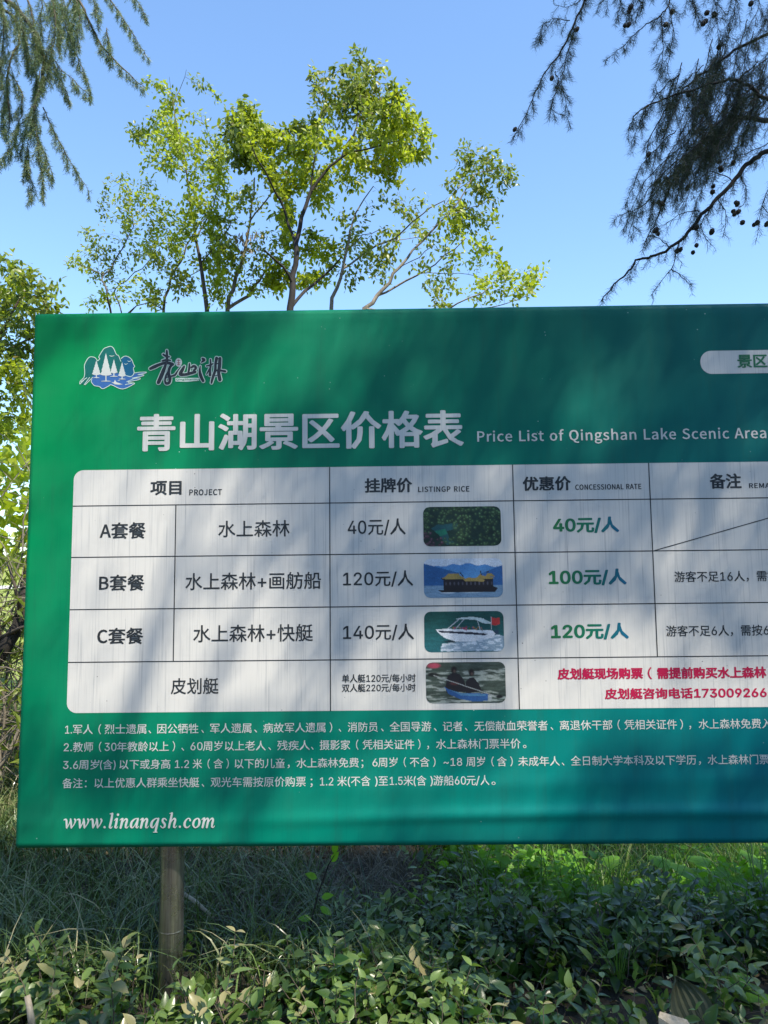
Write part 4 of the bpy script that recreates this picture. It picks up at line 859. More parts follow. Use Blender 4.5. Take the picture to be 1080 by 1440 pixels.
make_tree('broadleaf_tree', 'slender straight tree with a bare forked twig at its tip, reaching the left conifer', [
 [(291, 434, .024), (287, 405, .022), (282, 370, .018), (275, 335, .015), (268, 292, .012), (262, 240, .009), (254, 205, .007), (247, 175, .006), (243, 145, .004)],
 [(243, 145, .004), (252, 128, .003), (260, 108, .0022), (262, 98, .0016)], [(244, 150, .004), (240, 125, .0025), (238, 108, .0016)], [(275, 335, .012), (300, 290, .008), (310, 255, .006)], [(282, 370, .012), (310, 335, .007), (325, 312, .006)]],
 [(222, 122, 12), (210, 118, 8), (234, 148, 13), (193, 190, 12), (186, 185, 6), (205, 195, 16), (231, 180, 18), (225, 210, 28), (250, 205, 24), (270, 210, 24), (299, 215, 30), (285, 170, 10), (313, 143, 6), (285, 250, 24), (300, 260, 16), (272, 293, 24), (299, 325, 20), (215, 225, 16), (262, 330, 16), (310, 225, 24), (240, 235, 16), (318, 285, 14)],
 7.8, 1.2, M['bark_mid'], GL, 1.1, 0.056, bright=0.55, mt2=Y)
make_tree('broadleaf_tree', 'low spreading tree with thin crossing stems, leftmost of the trees seen above the board', [
 [(230, 436, .016), (238, 405, .014), (247, 378, .012), (262, 345, .009), (280, 315, .007), (295, 295, .005)],
 [(228, 434, .015), (212, 425, .006), (192, 430, .005)], [(155, 470, .013), (155, 434, .012), (150, 408, .010), (143, 394, .009), (155, 380, .008), (172, 350, .007), (188, 318, .005)], [(156, 434, .01), (160, 412, .008), (178, 395, .006), (200, 378, .005), (225, 350, .004)],
 [(143, 394, .008), (130, 380, .005), (112, 372, .004)], [(238, 405, .012), (262, 390, .006), (290, 375, .005)]],
 [(193, 296, 32), (180, 275, 16), (172, 248, 9), (159, 262, 13), (215, 290, 22), (225, 318, 22), (118, 368, 20), (100, 372, 9), (140, 385, 16), (145, 330, 10), (120, 325, 9), (150, 300, 7), (196, 345, 26), (230, 355, 26), (193, 405, 20), (244, 388, 18), (124, 430, 9), (150, 420, 10), (260, 405, 16), (175, 375, 12), (215, 420, 14), (128, 345, 10), (205, 262, 12)],
 8.4, 1.0, M['bark_mid'], GL, 1.5, 0.052, bright=0.6, mt2=Y, hole=0.1)
make_tree('broadleaf_tree', 'tree with two grey stems and a bunch of withered brown hanging leaves', [
 [(320, 434, .024), (328, 408, .022), (338, 375, .019), (346, 345, .015), (352, 310, .011), (357, 275, .009), (358, 250, .006)],
 [(338, 436, .022), (352, 415, .018), (365, 395, .012), (376, 375, .008)], [(352, 310, .009), (366, 292, .008), (383, 270, .007), (392, 250, .005)], [(346, 345, .012), (322, 330, .006), (305, 318, .005)]],
 [(292, 368, 24), (315, 350, 16), (354, 290, 18), (340, 280, 14), (371, 372, 24), (350, 360, 16), (320, 370, 18), (388, 398, 16), (335, 395, 14), (310, 400, 16), (345, 330, 11), (300, 410, 14), (330, 310, 8), (362, 345, 10), (372, 330, 10), (355, 410, 14)],
 7.9, 0.9, M['bark_pale'], Y, 1.5, 0.056, bright=0.5, mt2=GL)
make_tree('broadleaf_tree', 'pale stemmed tree rising directly right of the tall dark forked tree', [
 [(466, 434, .021), (474, 405, .018), (482, 378, .016), (488, 350, .012), (492, 325, .010), (500, 300, .008), (512, 280, .006), (525, 262, .005)],
 [(482, 378, .015), (505, 362, .011), (530, 345, .010), (556, 335, .009), (580, 312, .007), (605, 292, .006), (625, 282, .005)], [(488, 350, .01), (510, 330, .005), (535, 322, .004)], [(556, 335, .007), (585, 334, .004), (600, 334, .003)]],
 [(528, 287, 16), (569, 287, 18), (560, 268, 9), (587, 320, 14), (502, 343, 24), (543, 365, 16), (473, 376, 18), (517, 376, 14), (510, 315, 14), (550, 330, 12), (480, 300, 18), (500, 330, 20), (520, 360, 18), (560, 300, 16), (545, 345, 16), (590, 345, 12), (500, 400, 12), (606, 324, 14), (540, 395, 10)],
 7.6, 0.9, M['bark_pale'], GL, 0.95, 0.054, bright=0.5, mt2=Y, hole=0.12)
make_tree('broadleaf_tree', 'wide sparse tree leaning right, rightmost of those above the board', [
 [(512, 434, .022), (530, 416, .020), (548, 398, .017), (562, 376, .014), (580, 352, .011), (606, 326, .010), (630, 302, .008), (652, 272, .006), (668, 245, .005)],
 [(530, 416, .016), (555, 404, .011), (585, 388, .009), (612, 372, .007), (640, 350, .005), (655, 335, .004)], [(562, 376, .01), (590, 362, .005), (610, 345, .004)], [(585, 388, .007), (615, 384, .005), (645, 384, .004), (680, 392, .003), (705, 394, .002)],
 [(516, 436, .02), (600, 452, .012), (632, 434, .008), (662, 418, .006), (690, 403, .004)], [(600, 452, .012), (690, 432, .006), (720, 424, .004), (745, 415, .003)], [(606, 326, .008), (625, 290, .005), (645, 265, .004), (660, 255, .003)], [(630, 302, .007), (660, 292, .004), (690, 280, .003)]],
 [(654, 215, 18), (640, 212, 7), (690, 226, 22), (672, 240, 18), (722, 240, 12), (712, 262, 14), (638, 257, 13), (672, 272, 18), (640, 300, 24), (655, 312, 18), (620, 345, 15), (600, 365, 12), (640, 365, 12), (690, 300, 12), (672, 325, 18), (690, 318, 9), (648, 337, 12), (620, 300, 9), (713, 380, 17), (703, 368, 8), (750, 383, 8), (757, 378, 6), (669, 402, 14), (617, 409, 11), (724, 405, 10), (745, 398, 7), (640, 408, 9), (587, 380, 7), (600, 400, 7), (700, 300, 7), (612, 430, 8)],
 7.4, 0.9, M['bark_pale'], GL, 0.9, 0.058, bright=0.5, mt2=Y, hole=0.05)
make_tree('broadleaf_tree', 'dense light green tree at the left edge, above the tangled bush', [
 [(-45, 720, .035), (-40, 640, .032), (-30, 560, .027), (-12, 500, .022), (12, 450, .014), (34, 410, .008)],
 [(-30, 560, .02), (-5, 530, .012), (20, 510, .009)], [(-12, 500, .02), (38, 478, .010), (80, 455, .006)]],
 [(20, 385, 20), (40, 400, 26), (68, 405, 16), (82, 400, 7), (12, 420, 30), (55, 430, 22), (80, 432, 10), (20, 460, 28), (60, 462, 22), (5, 500, 26), (38, 505, 24), (-20, 440, 40), (-30, 500, 40), (15, 545, 24), (40, 550, 20), (20, 580, 22), (42, 590, 14), (5, 610, 18), (30, 530, 18), (-60, 420, 50), (-70, 500, 50)],
 6.4, 1.2, M['bark_mid'], Y, 1.7, 0.058, bright=0.3, mt2=GL, lpn=5)
# withered leaf bunch hanging in the two-stemmed tree
n = 90; c = np.stack([at(RNG.uniform(330, 372), RNG.uniform(325, 352), 7.8 + RNG.uniform(-.1, .1)) for _ in range(n)])
host = [o for o in COL.objects if o.get('label', '').startswith('tree with two grey stems')][0]
V, F, t = leaves(c, np.stack([RNG.normal(0, .3, n), RNG.normal(0, .3, n), -np.ones(n)], -1), norm(RNG.normal(0, 1, (n, 3))), 0.06, 0.02, RNG.uniform(0, .9, n), .3)
mesh('withered_leaves', V - np.array(host.location), F, M['leaf_dry'], host, True, t)

# ------------------------------------------------------------------ tangle of thin branches at the left edge
def wander(p, d, ln, r, n=10, j=.22, g=0.0):
    P = [np.array(p, dtype=float)]; d = norm(np.array(d, dtype=float))
    for _ in range(n): d = norm(d + RNG.normal(0, j, 3) + np.array([0, 0, g])); P.append(P[-1] + d * ln / n)
    return np.array(P)
sh = thing('twiggy_bush', 'tangled bush of bare crossing twigs and narrow leaves left of the board', 'bush', (-3.1, 5.4, float(gh(-3.1, 5.4))))
tw = MB(); lm = Many(); lp = []; ld = []
for k in range(80):
    b = np.array([-2.95 + RNG.normal(0, .6), 5.4 + RNG.normal(0, .5), 0.02]); a = RNG.uniform(-.9, 1.3)
    P = wander(b, (a, RNG.normal(0, .3), 1.5), RNG.uniform(1.5, 3.2), .01, 14, .2); tw.tube(P, np.linspace(RNG.uniform(.006, .014), .0025, 15), 5, RNG.random())
    for q in range(7):
        i = RNG.integers(3, 14); P2 = wander(P[i], (RNG.normal(0, 1), RNG.normal(0, .5), RNG.normal(.3, .6)), RNG.uniform(.4, 1.1), .004, 7, .25); tw.tube(P2, np.linspace(.004, .0016, 8), 3, RNG.random())
        for z in range(1, 8):
            if RNG.random() < .7: lp.append(P2[z]); ld.append(RNG.normal(0, 1, 3) + np.array([0, 0, -.2]))
tw.build('twigs', bark_mat('twig bark', (0.09, 0.075, 0.055), (0.28, 0.24, 0.18), 60), sh)
lp = np.repeat(np.array(lp), 2, 0) + RNG.normal(0, .03, (len(lp) * 2, 3)); ld = np.repeat(np.array(ld), 2, 0) + RNG.normal(0, .6, (len(lp), 3)); n = len(lp)
V, F, t = leaves(lp, ld, norm(RNG.normal(0, .6, (n, 3)) + np.array([0, 0, .8])), RNG.uniform(.07, .13, n), RNG.uniform(.014, .028, n), RNG.uniform(.2, .9, n), .3, .2, 1)
mesh('foliage', V - np.array(sh.location), F, M['leaf_green'], sh, True, t)
lt = thing('leaning_trunk', 'dark crooked trunk leaning up to the left edge of the board', 'tree', tuple(at(-40, 985, 5.0)))
P = np.array([at(-75, 1010, 5.0), at(-20, 945, 5.0), at(8, 908, 5.0), at(26, 880, 5.0), at(34, 846, 5.05), at(36, 812, 5.1), at(44, 780, 5.1), at(60, 740, 5.15), at(90, 690, 5.2)]); P[0, 2] = gh(P[0, 0], 5.0) - .03; lt.location = tuple(P[0])
t_ = MB(); t_.tube(P, [.065, .055, .048, .042, .036, .03, .025, .018, .01], 10); t_.build('trunk', M['bark_dark'], lt)
for a, b in (((-5, 900), (60, 875)), ((30, 865), (10, 790)), ((-5, 1015), (60, 1030)), ((0, 905), (-30, 840))):
    P = np.array([at(*a, 5.0), (at(*a, 5.0) + at(*b, 4.9)) / 2 + RNG.normal(0, .03, 3), at(*b, 4.9)]); t_ = MB(); t_.tube(P, [.014, .011, .006], 6); t_.build('branch', M['bark_mid'], lt)
# ------------------------------------------------------------------ ground cover under and behind the board
def scatter(n, x0, x1, y0, y1): x = RNG.uniform(x0, x1, n); y = RNG.uniform(y0, y1, n); return x, y
def grass_field(name, n, box, H, wd, mt, keep=None, lean=.8, droop=.45, tuft=7, kind='stuff', jit=.035):
    x, y = scatter(n, *box)
    if keep is not None: k = keep(x, y); x, y = x[k], y[k]
    x = np.repeat(x, tuft) + RNG.normal(0, jit, len(x) * tuft); y = np.repeat(y, tuft) + RNG.normal(0, jit, len(y) * tuft); n = len(x)
    a = RNG.uniform(0, 2 * math.pi, n); le = RNG.uniform(.2, 1.0, n) * lean
    r = blades(np.stack([x, y, gh(x, y) - .01], -1), RNG.uniform(*H, n), np.stack([np.cos(a) * le, np.sin(a) * le, 0 * a], -1), RNG.uniform(.3, 1.2, n) * droop, RNG.uniform(*wd, n),
               np.where(RNG.random(n) < .05, 1.0, np.clip(.45 + .18 * clump_field(x, y, 4, 8) + RNG.normal(0, .32, n), 0, .9)), 5)
    m_ = Many(); m_.add(r); o = m_.build(name, mt); tag(o, None, None, kind=kind); return o
# px-like lanes on the ground: where each kind of cover grows
left = lambda x, y: (x < -0.1 + 0.25 * clump_field(y, x, 2, 4)) | (y > 4.1)
o = grass_field('mondo_grass', 2300, (-3.2, .6, 2.75, 5.6), (.20, .44), (.0035, .0075), M['grass'], left, 1.0, .62, 9); o['label'] = 'dark arching tufts of fine mondo grass behind the post'
o = grass_field('dry_grass', 800, (-1.6, 1.1, 3.0, 5.2), (.14, .34), (.002, .0045), M['straw'], lambda x, y: np.hypot((x + .25) / .9, (y - 3.9) / .9) < 1, 1.2, .8, 9); o['label'] = 'grey brown dead grass among the tufts below the middle of the board'
o = grass_field('tall_grass', 2200, (.15, 4.5, 3.1, 7.5), (.28, .62), (.004, .008), M['grass_bright'], lambda x, y: (RNG.random(len(x)) < .8) & (y > 4.45 + .25 * np.sin(x * 5)) | ((x > .1) & (RNG.random(len(x)) < .10)), .8, .45, 8); o['label'] = 'tall fresh green grass behind the right half of the board'
o = grass_field('far_grass', 2600, (-7, 6, 5.4, 10), (.2, .45), (.006, .012), M['grass_bright'], None, .8, .4, 7); o['label'] = 'green grass growing under the trees'
# leaf litter
x, y = scatter(2600, -3, 3.2, 1.7, 4.6); n = len(x)
V, F, t = leaves(np.stack([x, y, gh(x, y) + RNG.uniform(.004, .02, n)], -1), np.stack([RNG.normal(0, 1, n), RNG.normal(0, 1, n), RNG.normal(0, .12, n)], -1), norm(np.stack([RNG.normal(0, .3, n), RNG.normal(0, .3, n), np.ones(n)], -1)), RNG.uniform(.02, .06, n), RNG.uniform(.01, .03, n), RNG.uniform(0, .8, n), .3, .4, 1)
o = mesh('leaf_litter', V, F, M['leaf_dry'], None, True, t); tag(o, 'dry brown leaves lying on the soil', None, kind='stuff')

def shrub_stems(x, y, hgt, n_st, lsz, mb, P_, D_, N_, S_, T_, tone0):
    for _ in range(n_st):
        a = RNG.uniform(0, 6.28); le = RNG.uniform(.15, .8); h = hgt * RNG.uniform(.6, 1.15)
        P = wander((x + RNG.normal(0, .02), y + RNG.normal(0, .02), float(gh(x, y)) - .01), (math.cos(a) * le, math.sin(a) * le, 1), h, .003, 7, .16); mb.tube(P, np.linspace(.0026, .0011, 8), 4, RNG.random(), cap=False)
        k = max(4, int(h / .03)); ts = np.linspace(.22, 1.0, k)
        for j, t in enumerate(ts):
            i = min(int(t * 7), 6); f = t * 7 - i; p = P[i] * (1 - f) + P[i + 1] * f; ax = norm(P[i + 1] - P[i])
            side = norm(np.cross(ax, [math.cos(j * 2.4 + a), math.sin(j * 2.4 + a), .2]))
            for s_ in ((1, -1) if RNG.random() < .75 else (1,)):
                d = norm(side * s_ + ax * .35 + RNG.normal(0, .18, 3) + np.array([0, 0, .1])); P_.append(p); D_.append(d); N_.append(norm(ax * .8 + RNG.normal(0, .28, 3) + np.array([0, -.1, .55])))
                S_.append(lsz * RNG.choice([.55, .8, 1.0, 1.25, 1.4]) * RNG.uniform(.9, 1.1) * (1 - .35 * max(0, t - .8) / .2)); T_.append(np.clip(tone0 + RNG.normal(0, .24) + .25 * (t > .85), 0, .95) if RNG.random() > .015 else 1.0)
def shrub_obj(stem_mb, lists, root, names=('stems', 'leaves'), mt=None):
    P_, D_, N_, S_, T_ = map(np.array, lists); V, F, t = leaves(P_, D_, N_, S_, S_ * .5, T_, .22, .3, 3)
    off = np.array(root.location) if root is not None else 0
    a = stem_mb.build(names[0], M['bark_mid'], root); b = mesh(names[1], V - off, F, mt or M['leaf_shrub'], root, True, t); return a, b
# the mass of low shrubs
mb = MB(); ls = ([], [], [], [], [])
cnt = 0
for _ in range(2300):
    x, y = RNG.uniform(-1.9, 2.9), RNG.uniform(1.75, 4.5)
    lim = 2.85 + .1 * math.sin(x * 5) if x < -.45 else (3.0 + (x + .45) * 0.9 + .15 * math.sin(x * 4) if x < .35 else max(3.35, 3.72 - (x - .35) * 1.6) + .1 * math.sin(x * 7))
    if y > lim: continue
    if x < -.3 and RNG.random() < .45: continue
    if float(clump_field(x, y, 5, 77)) < -.55: continue
    if abs(x + .76) < .10 and abs(y - 2.8) < .10: continue
    d = .17 if y < 2.3 else .24; shrub_stems(x, y, d * RNG.uniform(.7, 1.2) * (.8 if x < -.3 else 1.0), 3, .052, mb, *ls, .38 + .12 * float(clump_field(x, y, 3, 2)) - (.14 if x > .2 else 0)); cnt += 1
a, b = shrub_obj(mb, ls, None, ('shrub_stems', 'shrub_leaves')); tag(a, 'thin woody stems of the low shrub cover', None, kind='stuff'); tag(b, 'glossy oval leaves of the low shrub cover below the board', None, kind='stuff')
print('shrubs', cnt, 'leaves', len(ls[0]))

mb = MB(); ls = ([], [], [], [], [])
for _ in range(420):
    x, y = RNG.uniform(.1, 3.3), RNG.uniform(3.7, 5.2)
    if clump_field(x, y, 3, 41) < -.2: continue
    shrub_stems(x, y, RNG.uniform(.15, .38), 2, .058, mb, *ls, .6)
a = mb.build('weed_stems', M['leaf_green']); tag(a, 'soft stems of the weeds in the sunlit grass', None, kind='stuff'); P_, D_, N_, S_, T_ = map(np.array, ls)
V, F, t = leaves(P_, D_, N_, S_, S_ * .68, T_, .18, .25, 3); b = mesh('weed_leaves', V, F, M['leaf_broad'], None, True, t); tag(b, 'bright green soft weed leaves in the grass behind the shrubs', None, kind='stuff')

# single plants that stand out
def plant(px, py, y, h, n, lsz, tone, label, mt=None, name='leafy_shrub', group=None):
    p = at(px, py, y); z = float(gh(p[0], y)); root = thing(name, label, 'plant', (p[0], y, z), group=group); mb = MB(); ls = ([], [], [], [], [])
    shrub_stems(p[0], y, h, n, lsz, mb, *ls, tone); mb.build('stem', M['bark_mid'], root)
    for P_, D_, N_, s_, t_ in zip(*ls):
        V, F, t = leaves([P_], [D_], [N_], s_, s_ * .5, np.array([t_]), .22, .3, 3); mesh('leaf', V - np.array(root.location), F, mt or M['leaf_shrub'], root, True, t)
    return root
plant(55, 1440, 2.35, .34, 4, .05, .85, 'sunlit pale leaved shrub at the bottom left corner, beside the broken stick')
plant(165, 1440, 2.42, .36, 3, .052, .8, 'sunlit shrub with pointed pale leaves, just left of the steel post foot')
plant(262, 1440, 2.5, .36, 4, .05, .6, 'leafy shrub growing against the right side of the steel post foot')
plant(345, 1440, 2.3, .28, 3, .05, .7, 'small sunlit shrub in front of the dry grass, a step right of the steel post')
plant(800, 1440, 2.5, .33, 4, .052, .45, 'dark glossy shrub below the fine grass tuft, right of centre')
plant(1010, 1420, 2.7, .42, 4, .055, .55, 'glossy shrub with fresh leaf tips near the right edge, below the round leaved vine')
# sapling with yellow green leaves in front of the dry grass
sp_ = at(432, 1330, 3.05); root = thing('sapling', 'thin dark stemmed sapling with yellow green leaves rising to the lower edge of the board', 'plant', (sp_[0], 3.05, float(gh(sp_[0], 3.05))))
P = np.array([(sp_[0], 3.05, float(gh(sp_[0], 3.05)) - .01), at(430, 1335, 3.05), at(440, 1285, 3.05), at(448, 1255, 3.04), at(462, 1216, 3.03), at(470, 1203, 3.02)]); mb = MB(); mb.tube(P, [.005, .004, .0035, .003, .0025, .0015], 6); mb.build('stem', M['bark_dark'], root)
for a, b, c_, e in ((470, 1200, .2, 1.4), (466, 1212, .6, .9), (452, 1262, .9, .3), (450, 1275, .8, -.4), (438, 1292, -1, .2), (430, 1308, -.7, -.8), (446, 1235, -.9, .5), (436, 1318, .9, -.2), (424, 1322, -1, 0.1)):
    V, F, t = leaves([at(a, b, 3.03)], [(c_, -.35, e)], [(.1, -.8, .6)], .052, .026, np.array([.8]), .1, .2, 3); mesh('leaf', V - np.array(root.location), F, M['leaf_broad'], root, True, t)
# vine with broad round leaves
vp = at(880, 1290, 4.0); root = thing('broad_leaf_vine', 'vine with large round bright green leaves sprawling over the shrubs at the right', 'plant', (vp[0], 4.0, float(gh(vp[0], 4.0))))
mb = MB(); LP = [(790, 1254, 17), (822, 1252, 19), (852, 1254, 21), (880, 1256, 14), (812, 1274, 17), (770, 1270, 15), (930, 1262, 15), (912, 1262, 12), (950, 1248, 18), (990, 1230, 25), (1012, 1240, 22), (965, 1222, 18), (930, 1210, 14), (1045, 1262, 14), (860, 1210, 12), (898, 1240, 12), (1060, 1206, 16), (985, 1208, 14), (745, 1246, 12), (1052, 1395, 18), (1040, 1376, 16), (1070, 1410, 18), (1025, 1282, 10)]
hub = np.array([vp[0], 4.0, float(gh(vp[0], 4.0))])
for px, py, r in LP:
    y = 4.12 + RNG.uniform(-.1, .15) if py < 1300 else 2.75; c = at(px, py, y); R = r * y / FPX * 1.1; mid = (hub + c) / 2 + np.array([0, 0, .12]); g0 = np.array([c[0] * .6 + hub[0] * .4, y + .05, float(gh(c[0], y))])
    mb.tube(np.array([g0, (g0 + c) / 2 + RNG.normal(0, .015, 3), c]), [.003, .0025, .0018], 4)
    nrm = norm(np.array([RNG.normal(0, .22), RNG.normal(-.22, .15), 1.0])); ax = norm(np.cross(nrm, [0.2, 1, 0])); bx = np.cross(nrm, ax)
    a = np.linspace(0, 2 * math.pi, 19)[:-1]; rr = R * (1 + .10 * np.cos(3 * a + 1) + .05 * np.sin(5 * a)) * np.where(np.abs(a - math.pi) < .3, .72, 1)
    ring = c + (np.cos(a) * rr)[:, None] * ax + (np.sin(a) * rr)[:, None] * bx - nrm * (R * .16 + .02 * R * np.sin(a * 4))[:, None]; mid_ = c + (np.cos(a) * rr * .5)[:, None] * ax + (np.sin(a) * rr * .5)[:, None] * bx - nrm * R * .03
    V = np.concatenate([[c - nrm * R * .03 * 0], mid_, ring]); F3 = np.array([[0, 1 + k, 1 + (k + 1) % 18] for k in range(18)]); F4 = np.array([[1 + k, 19 + k, 19 + (k + 1) % 18, 1 + (k + 1) % 18] for k in range(18)])
    V[1:19:3] -= nrm * R * .05; V[19::3] -= nrm * R * .10; mesh('leaf', V - np.array(root.location), [F3, F4], M['leaf_broad'], root, True, np.clip(RNG.uniform(.3, .9) + np.concatenate([[.25], np.full(36, 0)]) + RNG.normal(0, .08, 37), 0, .95))
mb.build('stems', M['leaf_green'], root)
# tuft of fine yellow-green grass
tp = at(868, 1345, 2.85); root = thing('grass_tuft', 'single fountain of thin yellow green grass among the dark shrubs, right of centre', 'grass', (tp[0], 2.85, float(gh(tp[0], 2.85)))); n = 26
a = RNG.uniform(0, 6.28, n); le = RNG.uniform(.2, .75, n); r = blades(np.tile([[tp[0], 2.85, float(gh(tp[0], 2.85))]], (n, 1)) + RNG.normal(0, .006, (n, 3)) * [1, 1, 0], RNG.uniform(.28, .42, n), np.stack([np.cos(a) * le, np.sin(a) * le, 0 * a], -1), RNG.uniform(.2, .5, n), RNG.uniform(.003, .005, n), RNG.uniform(.5, .9, n), 5)
m_ = Many(); m_.add(r); m_.build('blades', M['grass_bright'], root)
# withered pleated leaf and the pale stub beside it
wp = at(985, 1440, 2.45); root = thing('withered_leaf', 'large withered pleated leaf leaning at the bottom right between the shrubs', 'leaf', (wp[0], 2.45, float(gh(wp[0], 2.45))))
A, B = at(985, 1450, 2.42), at(950, 1372, 2.47); d = norm(B - A); sd = norm(np.cross(d, FW)); rows = []
for t in np.linspace(0, 1, 11):
    w_ = .062 * math.sin(math.pi * min(1, t * .86 + .12)) ** .8; c = A + (B - A) * t
    rows.append([c + sd * w_ * s_ + np.array([0, .004 * ((k % 2) * 2 - 1) - .02 * abs(s_) ** 2, 0]) for k, s_ in enumerate(np.linspace(-1, 1, 13))])
G = np.array(rows); idx = np.arange(G.shape[0] * 13).reshape(-1, 13); mesh('blade', G.reshape(-1, 3) - np.array(root.location), [np.stack([idx[:-1, :-1], idx[:-1, 1:], idx[1:, 1:], idx[1:, :-1]], -1).reshape(-1, 4)], M['leaf_dead'], root, False, RNG.uniform(.2, .9, G.shape[0] * 13))
mb = MB(); mb.tube(np.array([A - d * .18, A, B]), [.004, .003, .001], 5); mb.build('rib', M['straw'], root)
m = M['stick'] = bark_mat('dry stick', (0.30, 0.24, 0.16), (0.48, 0.40, 0.29), 50)
def stick(pts, r, label, name='dry_stick', cat='stick'):
    P = np.array([at(*p) for p in pts]); mb = MB(); mb.tube(P, r, 8); o = mb.build(name, M['stick']); c = P.mean(0); o.data.transform(Matrix.Translation(-Vector(c))); o.location = c; tag(o, label, cat)
stick([(62, 1214, 4.0), (80, 1219, 3.98), (98, 1226, 3.96)], [.008, .009, .007], 'short pale stick on the grass just under the lower left corner of the board')
stick([(254, 1254, 3.3), (275, 1268, 3.25), (300, 1290, 3.2)], [.008, .009, .006], 'pale stick slanting in the grass just right of the post')
stick([(38, 1400, 2.3), (42, 1420, 2.29), (46, 1450, 2.28)], [.008, .009, .010], 'broken upright tan stick at the bottom left corner')
# pale chunk of cut wood at the lower right
cp = at(948, 1445, 2.28); V = []; mb = MB()
ring = [(-.045, 0), (-.03, .03), (.01, .045), (.045, .02), (.05, -.02), (.0, -.04)]
Vv = [(x_ + cp[0], 2.28 + y_, cp[2] - .16) for x_, y_ in ring] + [(x_ * .95 + cp[0], 2.28 + y_ * .9, cp[2] + .008 + .02 * (x_ < 0) + .008 * math.sin(k_ * 3)) for k_, (x_, y_) in enumerate(ring)]
mb.add(Vv, [(k_, (k_ + 1) % 6, 6 + (k_ + 1) % 6, 6 + k_) for k_ in range(6)]); mb.f.setdefault(6, []).append(np.array([[6, 7, 8, 9, 10, 11]]))
o = mb.build('wood_chunk', M['stick'], None, False); c_ = Vector((cp[0], 2.28, cp[2] - .16)); o.data.transform(Matrix.Translation(-c_)); o.location = c_; tag(o, 'pale tan chunk of cut wood at the bottom edge, below the withered leaf', 'wood')

# ------------------------------------------------------------------ cypress boughs overhead
def needles(P, A, ln, n_per, wd, spread=.9):
    """P points on twigs, A their axis; curved needles on both sides"""
    n = len(P) * n_per; P = np.repeat(P, n_per, 0); A = np.repeat(A, n_per, 0)
    q = norm(np.cross(A, RNG.normal(0, 1, (n, 3)))); D = norm(A * RNG.uniform(.35, .9, (n, 1)) + q * spread); ln = RNG.uniform(.7, 1.2, (n, 1)) * ln
    M1 = P + D * ln * .55; D2 = norm(D + A * .5 + np.array([0, 0, -.15])); E = M1 + D2 * ln * .45; sd = norm(np.cross(D, RNG.normal(0, 1, (n, 3)))) * wd / 2
    V = np.stack([P - sd, P + sd, M1 - sd, M1 + sd, E], 1); off = (np.arange(n) * 5)[:, None]
    return V.reshape(-1, 3), [np.array([[0, 1, 3, 2]]) + off, np.array([[2, 3, 4]]) + off], np.repeat(np.clip(RNG.normal(.5, .2, n), 0, .95), 5)
